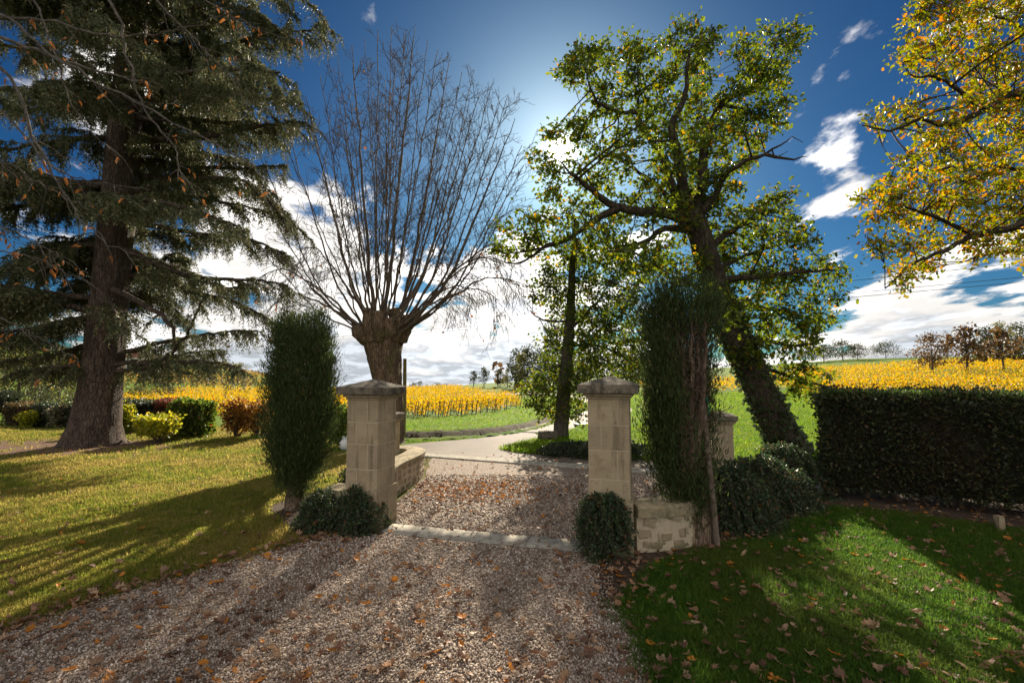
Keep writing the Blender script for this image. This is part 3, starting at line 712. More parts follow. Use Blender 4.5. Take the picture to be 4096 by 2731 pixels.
def fill(poly, n, mind, holes=()):
    poly = np.array(poly, float); out = []; tries = 0
    lo, hi = poly.min(0), poly.max(0)
    while len(out) < n and tries < 60000:
        tries += 1
        p = rng.uniform(lo, hi)
        if not in_poly(p[0], p[1], poly): continue
        if any(in_poly(p[0], p[1], h) for h in holes): continue
        if out and np.min(np.linalg.norm(np.array(out) - p, axis=1)) < mind: continue
        out.append(p)
    return np.array(out)
S23 = 1024 / 2352.0

# ---- leaning oak
def leaning_oak():
    D = 12.1; base = P(789, 452, D)
    t = thing('oak_tree', 'large leaning oak with green leaves and twisted limbs right of the drive', 'tree', (base[0], base[1], 0))
    c, r, _ = limb_part(np.vstack([[base[0] + .15, base[1], -.1], pxline([(786, 441), (768, 405), (742, 350), (720, 297), (707, 258), (697, 226), (690, 213)], D)]), .46, .26, M['oak_bark'], t, 14, 40, .06, 'trunk', .7)
    nodes = [c[8:]]; nr = [r[8:]]
    L = [([(692, 222), (672, 213), (655, 211), (637, 211), (618, 207), (602, 199), (588, 187), (577, 178), (569, 172)], .19, .03, [0, 0, 0, -.2, -.3, -.4, -.6, -.8, -.9]),
         ([(618, 208), (600, 217), (582, 229), (566, 240), (545, 247), (518, 252)], .11, .02, [-.3, -.2, 0, .1, .2, .4]),
         ([(566, 239), (545, 246), (522, 262), (505, 262)], .06, .015, [0, .3, .6, .9]),
         ([(698, 231), (676, 228), (660, 230), (645, 241), (625, 249), (608, 251)], .12, .02, [0, -.3, -.6, -.9, -1.2, -1.4]),
         ([(692, 217), (681, 203), (672, 186), (665, 165), (657, 148), (642, 128), (638, 112)], .16, .05, [0, .2, .3, .4, .4, .4, .3]),
         ([(638, 112), (622, 112), (608, 108), (597, 100), (590, 85), (585, 68)], .07, .015, [.3, .2, 0, -.2, -.4, -.5]),
         ([(638, 112), (640, 95), (650, 85), (662, 88), (676, 80)], .05, .012, [.3, .5, .7, .9, 1.0]),
         ([(690, 212), (682, 180), (676, 150), (672, 125), (682, 103), (687, 85), (687, 62), (694, 40)], .16, .02, [0, -.3, -.6, -.8, -1, -1.1, -1.2, -1.3]),
         ([(694, 214), (702, 188), (703, 155), (708, 130), (718, 108), (730, 98), (752, 86), (766, 68), (775, 48)], .17, .02, [0, .2, .5, .6, .7, .7, .6, .5, .4]),
         ([(722, 104), (745, 112), (758, 118), (772, 116), (788, 108)], .06, .012, [.7, .9, 1.1, 1.2, 1.3]),
         ([(697, 218), (715, 195), (724, 176), (745, 161), (765, 154)], .11, .035, [0, -.3, -.5, -.8, -1]),
         ([(706, 250), (725, 235), (748, 222), (772, 210), (790, 198)], .11, .02, [0, .2, .4, .5, .6]),
         ([(714, 280), (740, 278), (770, 275), (800, 272), (835, 270)], .12, .02, [0, -.3, -.5, -.7, -.8]),
         ([(722, 303), (750, 305), (785, 312), (815, 318)], .09, .02, [0, .3, .6, .9]),
         ([(735, 335), (765, 340), (800, 345), (825, 338)], .09, .02, [0, -.3, -.6, -.8]),
         ([(750, 365), (778, 372), (805, 382), (835, 386)], .07, .015, [0, .1, .2, .3]),
         ([(706, 262), (690, 275), (670, 290), (652, 305)], .07, .015, [0, .5, .9, 1.2]),
         ([(690, 214), (700, 180), (690, 150), (700, 110), (705, 80)], .09, .015, [0, 1.2, 1.9, 2.2, 2.4]),
         ([(695, 220), (650, 180), (620, 160), (600, 150)], .08, .015, [0, 1.2, 1.7, 2]),
         ([(712, 270), (760, 250), (800, 240)], .08, .015, [0, 1.3, 2.2])]
    for pts, r0, r1, dd in L:
        cc, rr, _ = limb_part(pxline([(p[0], p[1], q) for p, q in zip(pts, dd)], D), r0, r1, M['oak_bark'], t, 8, None, .09, 'limb', .8, .012)
        nodes.append(cc[3:]); nr.append(rr[3:])
    # dead bare branches
    for pts, r0 in (([(765, 154, -1), (778, 157, -1.1), (790, 160, -1.1), (800, 157, -1.2), (807, 156, -1.2)], .045), ([(765, 154, -1), (775, 147, -1.1), (785, 143, -1.1), (790, 137, -1.2), (803, 142, -1.2)], .03), ([(772, 150, -1), (776, 157, -1), (788, 151, -1)], .02),
                    ([(620, 113, .2), (615, 122, 0), (604, 130, -.1), (597, 135, -.2), (592, 143, -.2)], .03), ([(607, 128, 0), (600, 127, 0), (596, 131, 0)], .012)):
        limb_part(pxline(pts, D), r0, .006, M['oak_bark'], t, 6, None, .1, 'dead_branch', 1, .01)
    nodes = np.concatenate(nodes); nr = np.concatenate(nr)
    Fo = Foliage()
    poly = np.array([(1140, 575), (1165, 495), (1225, 480), (1245, 450), (1230, 400), (1222, 350), (1255, 300), (1330, 262), (1345, 235), (1285, 170), (1305, 112), (1395, 98), (1450, 90), (1530, 60), (1600, 55), (1650, 85), (1735, 80), (1800, 40), (1840, 50), (1830, 130), (1790, 180), (1820, 215), (1795, 270), (1730, 350), (1705, 400),
                     (1745, 450), (1795, 432), (1840, 505), (1870, 565), (1955, 635), (1915, 690), (1895, 760), (1870, 830), (1920, 880), (1850, 905), (1780, 880), (1700, 850), (1650, 760), (1630, 650), (1480, 630), (1400, 575), (1290, 580), (1200, 580)]) * S23
    holes = [np.array(h) * S23 for h in ([(1350, 270), (1420, 260), (1440, 300), (1380, 350), (1345, 330)], [(1425, 505), (1560, 515), (1575, 545), (1470, 575), (1420, 560)], [(1245, 400), (1300, 395), (1330, 450), (1270, 440)],
                                       [(1620, 100), (1680, 105), (1690, 190), (1640, 180)], [(1440, 300), (1500, 320), (1490, 390), (1440, 360)], [(1720, 370), (1770, 365), (1770, 420), (1720, 425)], [(1289 + 40 * math.cos(q), 347 + 40 * math.sin(q)) for q in np.linspace(0, 6.28, 12)])]
    pts = fill(poly, 265, 11.3, holes)
    for p in pts:
        dn = float(np.abs(rng.normal(0, 1.0)) * rng.choice([-.5, 1, 1]))
        Fo.clump(P(p[0], p[1], D + np.clip(dn, -2.2, 2.6)), rng.uniform(.26, .42), nodes, nr, 12, 8, .122)
    # the far and near sides of the crown that the trunk's own foliage fills
    for _ in range(36):
        p = pts[rng.integers(len(pts))]; Fo.clump(P(p[0], p[1], D + rng.choice([-1, 1]) * rng.uniform(1.6, 3.0)), .5, nodes, nr, 11, 8, .125)
    Fo.build(t, M['oak'], M['oak_bark'], T_OAK)
    # ivy climbing the lower trunk
    k = 1500; i = rng.integers(0, 22, k); th = rng.uniform(0, 2 * math.pi, k)
    C = c[i] + (r[i] * rng.uniform(.95, 1.18, k))[:, None] * np.stack([np.cos(th), np.sin(th), rng.uniform(-.3, .3, k)], 1)
    tag(obj('ivy', leaf_mesh('ivy', C, rng.uniform(.06, .12, k), np.stack([np.cos(th), np.sin(th), np.full(k, -.9)], 1), T_WIDE, M['ivy'], (0, -1, .3), .5), t), kind='stuff')
leaning_oak()

def young_oak():
    D = 15.2; base = P(560, 436, D)
    t = thing('oak_tree', 'slender young oak with low hanging leaves beside the stone block', 'tree', (base[0], base[1], 0))
    c, r, _ = limb_part(np.vstack([[base[0], base[1], -.1], pxline([(561, 430), (563, 400), (566, 365), (569, 330), (571, 300), (572, 270), (574, 240), (575, 222)], D)]), .27, .05, M['grey_bark'], t, 10, 40, .05, 'trunk')
    nodes = [c[14:]]; nr = [r[14:]]
    for pts, r0 in (([(569, 330), (590, 310, -.4), (605, 290, -.7), (620, 270, -1)], .06), ([(568, 345), (598, 345, .3), (615, 352, .5), (635, 362, .6)], .06), ([(571, 300), (550, 285, .5), (535, 272, .8)], .045),
                    ([(570, 320), (545, 320, -.6), (530, 310, -.9)], .045), ([(566, 362), (545, 370, -.3), (528, 385, -.5)], .04), ([(565, 375), (580, 385, -.6), (595, 398, -.8)], .035), ([(566, 365), (550, 390, .7), (540, 410, .9)], .035), ([(573, 255), (590, 245, .5), (608, 240, .8)], .035)):
        cc, rr, _ = limb_part(pxline(pts, D), r0, .012, M['grey_bark'], t, 6, None, .08, 'limb', 1, .012); nodes.append(cc[2:]); nr.append(rr[2:])
    nodes = np.concatenate(nodes); nr = np.concatenate(nr)
    Fo = Foliage()
    poly = np.array([(1290, 560), (1380, 560), (1440, 590), (1475, 640), (1470, 700), (1490, 760), (1490, 860), (1430, 870), (1400, 850), (1345, 850), (1330, 900), (1340, 950), (1290, 965), (1240, 955), (1205, 900), (1225, 860), (1260, 820), (1235, 770), (1280, 745), (1240, 690), (1215, 660), (1250, 620), (1260, 590)]) * S23
    holes = [np.array([(1330, 640), (1350, 640), (1345, 700), (1325, 700)]) * S23, np.array([(1270, 700), (1300, 700), (1300, 740), (1275, 740)]) * S23]
    for p in fill(poly, 150, 8.3, holes): Fo.clump(P(p[0], p[1], D + np.clip(rng.normal(0, .8), -1.7, 1.7)), rng.uniform(.32, .48), nodes, nr, 13, 9, .088, br=.014, droop=.25)
    Fo.build(t, M['oak2'], M['grey_bark'], T_WIDE)
young_oak()

def golden_oak():
    D = 10.0; bx, by = 14.6, 10.6
    t = thing('oak_tree', 'golden leaved oak overhanging the lawn at the right edge', 'tree', (bx, by, 0))
    c, r, _ = limb_part(np.array([(bx, by, -.1), (bx - .1, by, 2), (bx - .3, by - .1, 5), (bx - .4, by - .2, 8), (bx - .2, by, 12)]), .5, .2, M['oak_bark'], t, 12, 30, .05, 'trunk', .8)
    nodes = [c[10:]]; nr = [r[10:]]
    for pts, r0 in (([(1120, 130, 0), (1060, 105, -.3), (1010, 95, -.5), (985, 110, -.6), (945, 80, -.9), (905, 75, -1)], .13), ([(1100, 215, 0), (1040, 215, -.3), (1010, 228, -.4), (975, 235, -.5), (945, 250, -.7), (915, 262, -.8), (885, 288, -.9)], .12),
                    ([(1100, 160, .5), (1050, 150, .6), (1024, 170, .6), (990, 200, .5), (955, 205, .3)], .1), ([(1100, 60, .3), (1040, 40, .3), (1005, 20, .2), (975, 10, .1)], .1), ([(985, 110, -.6), (950, 125, -.8), (920, 120, -1), (890, 130, -1.1), (862, 125, -1.2)], .06),
                    ([(975, 235, -.5), (930, 215, -.4), (900, 205, -.3), (880, 200, -.3)], .05), ([(1024, 170, .6), (980, 165, .4), (930, 170, .2), (895, 165, 0)], .05), ([(1120, 260, .3), (1060, 250, .2), (1010, 250, .3), (960, 262, .2)], .07), ([(1100, 0, 0), (1030, -30, .3), (960, -40, .4), (920, 10, 0)], .08)):
        cc, rr, _ = limb_part(pxline(pts, D), r0, .012, M['oak_bark'], t, 7, None, .08, 'limb', .8, .012); nodes.append(cc[2:]); nr.append(rr[2:])
    nodes = np.concatenate(nodes); nr = np.concatenate(nr)
    Fo = Foliage()
    poly = np.array([(2080, 60), (2110, -40), (2420, -60), (2430, 640), (2340, 580), (2270, 600), (2220, 560), (2170, 560), (2120, 620), (2080, 660), (2050, 650), (2040, 590), (1995, 600), (2015, 560), (1995, 500), (2060, 470), (1970, 460), (2030, 430), (2060, 380), (2075, 330), (2040, 290), (1965, 285), (1990, 245), (2060, 245), (2110, 210), (2120, 160), (2065, 150), (2060, 110), (2100, 95)]) * S23
    holes = [np.array(h) * S23 for h in ([(2120, 210), (2200, 190), (2190, 270), (2130, 260)], [(2060, 300), (2120, 300), (2140, 330), (2080, 345)], [(2230, 150), (2280, 160), (2270, 190), (2230, 190)], [(2120, 520), (2190, 500), (2200, 530), (2140, 560)])]
    for p in fill(poly, 165, 10.5, holes): Fo.clump(P(p[0], p[1], D + np.clip(rng.normal(0, .8), -1.8, 1.8)), rng.uniform(.26, .42), nodes, nr, 12, 8, .095, br=.016, squash=.6)
    poly2 = [(1040, -60), (1240, -100), (1260, 240), (1150, 290), (1050, 270)]
    for p in fill(poly2, 70, 16): Fo.clump(P(p[0], p[1], D + rng.normal(0, 1.2)), .6, nodes, nr, 14, 9, .11, br=.016)
    Fo.build(t, M['gold'], M['oak_bark'], T_OAK)
golden_oak()

# ---- pollarded lime
def lime():
    D = 14.0; K = 1.37; base = P(389, 442, D)
    t = thing('lime_tree', 'bare pollarded tree with a swollen trunk and a fan of leafless shoots', 'tree', (base[0], base[1], 0))
    # trunk: narrow foot, swelling head
    T = Tubes(); ax = np.vstack([[base[0] + .06, base[1], -.05], pxline([(391, 436), (389, 408), (387, 380), (385, 360), (383, 345), (382, 332), (381, 322)], D), ])
    c = crom(ax, 26); u_ = np.linspace(0, 1, 26)
    rr = np.interp(u_, [0, .1, .45, .6, .75, .88, .96, 1], np.array([.36, .27, .33,   .38, .44, .50, .52, .34]) * 1.24); T.add(c, rr, 30, .05, .085)
    obj('trunk', T.mesh('trunk', M['lime_bark']), t)
    # knuckles of the pollard head
    for k in range(13):
        a = k / 13 * 2 * math.pi; p0 = c[-5] + np.array([math.cos(a) * .4, math.sin(a) * .4, -.14]); p1 = c[-1] + np.array([math.cos(a) * rng.uniform(.46, .68), math.sin(a) * .58, rng.uniform(-.2, .4)])
        limb_part(np.array([p0, (p0 + p1) / 2 + np.array([math.cos(a) * .12, math.sin(a) * .1, -.03]), p1]), rng.uniform(.20, .30), rng.uniform(.13, .22), M['lime_bark'], t, 10, 8, .16, 'knuckle')
    head = c[-1]
    # targets of the shoots on the outline (u, v, depth offset, base radius)
    tg = [(258, 150, .5), (262, 195, -.8), (250, 235, .4), (288, 262, -1.0), (285, 120, -.6), (305, 95, .8), (320, 75, -.9), (338, 60, .3), (352, 45, -.4), (365, 38, 1.1), (378, 30, -1.2), (392, 26, .1), (404, 32, 1.4), (415, 28, -.7), (428, 40, .5),
          (438, 50, -1.3), (450, 58, .9), (462, 72, -.2), (474, 70, 1.2), (480, 92, -.8), (492, 85, .4), (500, 102, -1.0), (508, 95, .9), (515, 118, -.3), (522, 145, .6), (524, 165, -.9), (520, 185, .2), (330, 120, 1.7), (385, 80, 2.0), (445, 95, 1.8),
          (345, 130, -1.7), (410, 85, -1.8), (475, 150, -1.5), (312, 130, -.3), (455, 135, .3), (348, 85, .4), (395, 60, .6)]
    low = [(505, 262, -.6), (512, 248, .6), (520, 285, .2), (500, 300, -1.0), (470, 290, .9), (262, 275, .3), (275, 300, -.6), (300, 250, .9)]
    hu, hv = 382, 325
    wd = Tubes(); LC = []; LA = []
    def twig(p, d, L, r, lev, up):
        n = 4; pts = [p]
        for k in range(n - 1):
            d = unit(d + rng.normal(0, .13, 3) + np.array([0, 0, up])); pts.append(pts[-1] + d * L / (n - 1))
        pts = np.array(pts); wd.add(pts, np.linspace(r, max(.0042, r * .45), n), 3)
        if lev > 0:
            for k in range(rng.integers(2, 5)):
                f = rng.uniform(.25, .95); i = min(int(f * (n - 1)), n - 2); q_ = pts[i] + (pts[i + 1] - pts[i]) * (f * (n - 1) - i)
                s = unit(np.cross(d, rng.normal(0, 1, 3))); twig(q_, unit(d * .75 + s * .65), L * rng.uniform(.35, .6), max(.0045, r * .65), lev - 1, up)
        elif up < 0 and rng.random() < .22 or rng.random() < .012: LC.append(pts[-1]); LA.append(np.array([0, 0, -1]) + rng.normal(0, .3, 3))
    for lowf, arr in ((0, tg), (1, low)):
        for u, v, dd in arr:
            dd = dd * K; tip = P(u, v, D + dd); a = math.atan2(u - hu, -(v - hv) + 1e-6)
            fx = np.clip((u - hu) / 140, -1, 1)
            st = head + np.array([fx * .66, np.clip(dd / 2.0, -1, 1) * .6, -.02 + (.15 - .42 * abs(fx))])
            H = tip - st; L = np.linalg.norm(H)
            if lowf:
                mid1 = st + H * .35 + np.array([0, 0, .25 * L * .5]); mid2 = st + H * .75 + np.array([0, 0, .16 * L])
            else:
                out = np.array([H[0], H[1], 0]); mid1 = st + H * .22 + out * .17 * abs(fx); mid2 = st + H * .6 + out * .11 * abs(fx)
            cpts, rr, _ = limb_part(np.array([st - H / L * .15, st, mid1, mid2, tip]), rng.choice([.036, .05, .07, .10], p=[.3, .3, .25, .15]) if not lowf else .055, .009, M['twig_bark'], t, 6, 26, .05, 'shoot', .85, .018)
            runs = [cpts]
            if not lowf:
                for _ in range(int(rng.random() < .6)):
                    f0 = rng.integers(6, 15); e2 = P(u + rng.normal(0, 16), v + rng.uniform(-6, 46), D + dd + rng.normal(0, .7)); s2 = cpts[f0]; dv = cpts[f0 + 1] - s2; dv /= np.linalg.norm(dv)
                    c2, _, _ = limb_part(np.array([s2, s2 + dv * .7 + (e2 - s2) * .12, (s2 + e2) / 2 + dv * .3, e2]), rr[f0] * .72, .007, M['twig_bark'], t, 5, 20, .05, 'shoot', .85, .025); runs.append(c2)
            n = int(L * (4.0 if not lowf else 7))
            for k in range(n):
                cpts = runs[rng.integers(len(runs))]; nn_ = len(cpts) - 1; f = rng.uniform(.15 if cpts is not runs[0] else .38, .99) ** .8; i = min(int(f * nn_), nn_ - 1); p = cpts[i]; d = unit(cpts[i + 1] - cpts[i])
                s = unit(np.cross(d, rng.normal(0, 1, 3)))
                if lowf: twig(p, unit(d * .6 + s * .5 + np.array([0, 0, -.25])), rng.uniform(.5, 1.3), .009, 2, -.22)
                else: twig(p, unit(d * .9 + s * .7), rng.uniform(.5, 1.35) * (1.15 - .5 * f), .009, 2 if rng.random() < .6 else 1, .05)
    tag(obj('twigs', wd.mesh('twigs', M['twig_bark']), t), kind='stuff')
    # withered leaves still hanging round the head
    for k in range(26):
        LC.append(head + rng.normal(0, 1, 3) * np.array([.8, .7, .5])); LA.append(rng.normal(0, .5, 3) + np.array([0, 0, -.8]))
    idx = rng.permutation(len(LC))[:90]
    tmpl = T_WIDE
    pc = [bpy.data.meshes for _ in ()]
    base_me = [leaf_mesh('leaf', [[0, 0, 0]], [1.0], [rng.normal(0, .35, 3) + np.array([0, 0, -1])], T_WIDE, M['chestnut']) for _ in range(5)]
    for i in idx:
        o = bpy.data.objects.new('leaf', base_me[rng.integers(5)]); link(o, t); o.location = LC[i] - np.array(t.location); s = rng.uniform(.05, .10); o.scale = (s, s, s); o.rotation_euler = (rng.normal(0, .4), rng.normal(0, .4), rng.uniform(0, 6.28))
lime()

# ---- cedar
def cedar():
    D = 13.7; base = P(93, 443, D)
    t = thing('cedar_tree', 'huge dark cedar with a flared brown trunk and drooping needle branches on the left lawn', 'tree', (base[0], base[1], 0))
    ax = np.vstack([[base[0], base[1], -.1], pxline([(94, 436), (98, 405), (103, 365), (107, 320), (110, 290), (113, 255), (117, 215), (121, 170), (125, 125), (129, 80), (134, 30), (139, -30)], D)])
    c = crom(ax, 60); u_ = np.linspace(0, 1, 60)
    top = c[-1]; zz = c[:, 2]
    rr = np.interp(zz, [-.1, .15, .5, 1.2, 2.5, 4, 7, 10, 14, 17], [.84, .71, .61, .53, .48, .45, .42, .37, .28, .15]); T = Tubes(); T.add(c, rr, 28, .03, .035)
    # root flare buttresses
    obj('trunk', T.mesh('trunk', M['cedar_bark']), t)
    for a in (-2.8, -2.0, -1.1, -.3, .6):
        d = np.array([math.cos(a), math.sin(a), 0]); limb_part(np.array([c[5] + d * .38, c[2] + d * .50 + np.array([0, 0, .10]), c[0] + d * .86]), .20, .09, M['cedar_bark'], t, 8, 8, .08, 'root')
    fr_C = []; fr_A = []; fr_s = []; wd = Tubes()
    def frond(p, d, L, dens=1.0):
        """a hanging spray: thin drooping twig set with needle tufts"""
        n = max(5, int(L / .052 * dens)); s = np.linspace(0, 1, n)[:, None]
        dr = np.array([d[0] * .6, d[1] * .6, 0])
        path = p + dr * L * (s - .35 * s * s) + np.array([0, 0, -1.0]) * L * (.12 * s + .72 * s * s)
        tg = unit(np.gradient(path, axis=0)); m = 2
        for _ in range(m):
            o = unit(np.cross(tg, rng.normal(0, 1, (n, 3))))
            fr_C.append(path + rng.normal(0, .012, (n, 3))); fr_A.append(tg * .55 + o * .8 + np.array([0, 0, -.25])); fr_s.append(rng.uniform(.08, .15, n) * (1.1 - .35 * s[:, 0]))
    def side(pts, rad_, Ls, nsub, dens, start=.15):
        """flat side branches of a limb, each hung with fronds"""
        n = len(pts)
        for k in range(nsub):
            f = start + (1 - start) * (k + rng.uniform(0, 1)) / nsub; x = f * (n - 1); i = min(int(x), n - 2); p = pts[i] + (pts[i + 1] - pts[i]) * (x - i)
            d = unit(pts[i + 1] - pts[i]); h = unit(np.array([-d[1], d[0], 0])) * rng.choice([-1, 1])
            L = Ls * rng.uniform(.5, 1.15) * (1.15 - .65 * f)
            dd = unit(d * rng.uniform(.4, .9) + h * rng.uniform(.5, 1.0) + np.array([0, 0, rng.uniform(-.1, .12)]))
            m = 5; s = np.linspace(0, 1, m)[:, None]
            b = p + dd * L * s + np.array([0, 0, -1]) * L * .30 * s * s + np.cumsum(rng.normal(0, .015, (m, 3)), 0)
            wd.add(b, np.linspace(.016, .005, m), 3)
            for q_ in range(int(L * 24 * dens)):
                g = rng.uniform(.08, 1.0); x2 = g * (m - 1); j = min(int(x2), m - 2); pp = b[j] + (b[j + 1] - b[j]) * (x2 - j)
                hh = unit(np.cross(dd, [0, 0, 1])) * rng.choice([-1, 1]); frond(pp, unit(dd * .6 + hh * rng.uniform(.1, 1.0) + rng.normal(0, .2, 3)), rng.uniform(.28, .78) * (1.1 - .3 * g), 1)
        # fronds straight from the limb, above and along it
        for q_ in range(int(n * 1.6 * dens)):
            x = rng.uniform(start, 1) * (n - 1); j = min(int(x), n - 2); frond(pts[j] + np.array([0, 0, .03]), unit(rng.normal(0, 1, 3)), rng.uniform(.2, .45))
    LM = [([(121, 140, 0), (140, 139, -.2), (178, 139, -.5), (223, 134, -.8), (257, 126, -1), (305, 122, -1.2)], .15, 1.0, 16, 1.0),
          ([(128, 90, 0), (160, 66, .2), (200, 52, .4), (245, 40, .6), (290, 33, .7), (330, 28, .8)], .12, 1.3, 18, 1.1),
          ([(126, 108, 0), (160, 98, -.5), (205, 92, -.9), (255, 98, -1.2), (300, 100, -1.4)], .12, 1.2, 17, 1.1),
          ([(117, 190, 0), (145, 188, .3), (180, 194, .6), (225, 202, .8), (275, 212, .9)], .11, 1.1, 15, .9),
          ([(115, 200, 0), (135, 198, -.8), (175, 205, -1.4), (210, 215, -1.9), (250, 232, -2.2)], .11, 1.0, 13, .9),
          ([(112, 248, 0), (134, 252, -.2), (156, 265, -.4), (190, 275, -.6), (223, 279, -.8), (262, 280, -1), (288, 286, -1.1)], .11, 1.0, 16, .75),
          ([(111, 275, 0), (130, 275, .2), (167, 279, .3), (190, 292, .4), (223, 297, .5), (257, 312, .6), (275, 325, .6)], .10, 1.0, 14, .75),
          ([(104, 365, 0), (128, 363, -.3), (160, 361, -.5), (176, 346, -.6), (190, 330, -.7), (200, 305, -.8), (212, 290, -.8)], .07, .7, 7, .5),
          ([(105, 358, 0), (140, 347, .3), (180, 338, .5), (220, 332, .7), (258, 330, .8)], .08, .9, 15, .9),
          ([(103, 372, 0), (140, 368, -.4), (175, 362, -.8), (215, 362, -1.1), (245, 370, -1.3)], .07, .8, 14, .9),
          ([(102, 362, .2), (150, 360, .9), (190, 352, 1.3), (225, 350, 1.6)], .07, .9, 11, .8),
          ([(118, 180, 0), (90, 188, -.4), (50, 200, -.8), (10, 208, -1.1), (-40, 215, -1.4)], .12, 1.2, 15, 1.0),
          ([(122, 138, 0), (95, 138, -.3), (60, 140, -.4), (10, 148, -.5), (-40, 150, -.5)], .12, 1.2, 15, 1.0),
          ([(124, 120, 0), (90, 105, .4), (50, 95, .8), (0, 90, 1.1), (-50, 92, 1.3)], .12, 1.3, 15, 1.0),
          ([(126, 100, 0), (95, 75, -.4), (50, 55, -.7), (0, 45, -.9)], .11, 1.3, 14, 1.0),
          ([(113, 250, 0), (85, 245, -.3), (50, 255, -.7), (10, 270, -1.0), (-30, 285, -1.2)], .11, 1.1, 14, 1.0),
          ([(108, 300, 0), (80, 300, .5), (45, 310, 1.0), (5, 318, 1.4), (-40, 322, 1.6)], .10, 1.1, 13, 1.0),
          ([(107, 318, 0), (80, 318, -.4), (50, 325, -.8), (10, 332, -1.1), (-40, 338, -1.4)], .12, 1.1, 14, 1.0),
          ([(105, 340, 0), (75, 348, .4), (40, 356, .8), (0, 360, 1.1)], .10, 1.0, 14, 1.0),
          ([(104, 350, 0), (80, 362, -.3), (50, 368, -.5), (15, 372, -.7)], .08, .9, 11, .9),
          ([(108, 300, -.3), (112, 305, -.8), (118, 318, -1.3), (130, 330, -1.6)], .05, .7, 7, .8),
          ([(114, 215, -.3), (112, 200, -1.2), (112, 196, -2.0), (125, 200, -2.8)], .08, 1.0, 12, 1.0),
          ([(130, 60, 0), (160, 30, -.5), (200, 5, -.9), (250, -10, -1.2), (300, -5, -1.4)], .11, 1.3, 17, 1.1),
          ([(131, 50, 0), (100, 25, -.6), (60, 5, -1), (10, -5, -1.3)], .11, 1.3, 15, 1.1),
          ([(133, 30, 0), (170, -5, .4), (230, -25, .7), (300, -35, 1.0)], .11, 1.3, 15, 1.0),
          ([(119, 165, 0), (150, 160, .8), (190, 165, 1.5), (240, 168, 2.0), (285, 165, 2.4)], .10, 1.2, 15, .9),
          ([(116, 225, 0), (140, 230, 1.0), (180, 235, 1.8), (220, 240, 2.4)], .09, 1.0, 12, .8),
          ([(127, 95, -.2), (150, 80, -1.5), (190, 72, -2.6), (235, 70, -3.4), (280, 72, -4)], .11, 1.3, 16, 1.1),
          ([(129, 70, -.2), (120, 45, -1.8), (110, 30, -3.0), (95, 15, -4)], .10, 1.3, 14, 1.0),
          ([(124, 118, -.2), (105, 100, -1.5), (80, 90, -2.6), (45, 85, -3.5)], .10, 1.2, 14, 1.0),
          ([(128, 80, .3), (130, 55, 1.6), (140, 35, 2.8), (150, 20, 3.6)], .10, 1.2, 13, 1.0),
          ([(124, 120, .3), (135, 110, 1.6), (150, 105, 2.6)], .09, 1.2, 11, 1.0),
          ([(112, 260, .3), (100, 255, 1.6), (80, 255, 2.6)], .09, 1.1, 11, 1.0)]
    for pts, r0, Ls, ns, dn in LM:
        cc, _, _ = limb_part(pxline(pts, D), r0, .02, M['cedar_bark'], t, 7, None, .08, 'limb', .85, .015)
        side(cc, None, Ls, int(ns * 1.5), dn)
    for k in range(62):                                   # the rest of the whorls, all round the trunk
        z = rng.uniform(5.0, 16.5) ** 1.0 if k % 2 else rng.uniform(8.5, 17); i = int(np.argmin(np.abs(zz - z))); a = rng.uniform(0, 6.28); a = a if math.sin(a) > -.45 or z > 11 else -a; Lh = rng.uniform(3.2, 5.6) * np.interp(z, [4, 8, 17], [.8, 1, .75]); dr = np.array([math.cos(a), math.sin(a) * .9, 0])
        if k >= 42: z = rng.uniform(3.4, 8); i = int(np.argmin(np.abs(zz - z))); a = rng.uniform(1.4, 4.2); dr = np.array([math.cos(a), math.sin(a) * .9, 0])
        q_ = c[i] + dr * .3; cc, _, _ = limb_part(np.array([q_, q_ + dr * Lh * .35 + [0, 0, rng.uniform(-.1, .5)], q_ + dr * Lh * .7 + [0, 0, rng.uniform(-.3, .5)] + rng.normal(0, .15, 3), q_ + dr * Lh + [0, 0, rng.uniform(-.8, .3)]]), .10, .02, M['cedar_bark'], t, 7, None, .08, 'limb', .85, .015)
        side(cc, None, 1.15, 20, .95)
    for pts, r0 in (([(110, 288, -.3), (132, 297, -.6), (154, 310, -.8), (168, 322, -.9), (174, 328, -.9), (174, 345, -.9)], .085), ):
        limb_part(pxline(pts, D), r0, .035, M['cedar_bark'], t, 7, None, .12, 'dead_branch', 1, .02)
    tag(obj('twigs', wd.mesh('twigs', M['cedar_bark']), t), kind='stuff')
    C = np.concatenate(fr_C); print('cedar tufts', len(C))
    tag(obj('foliage', leaf_mesh('foliage', C, np.concatenate(fr_s), np.concatenate(fr_A), T_TUFT, M['cedar']), t), kind='stuff')
cedar()

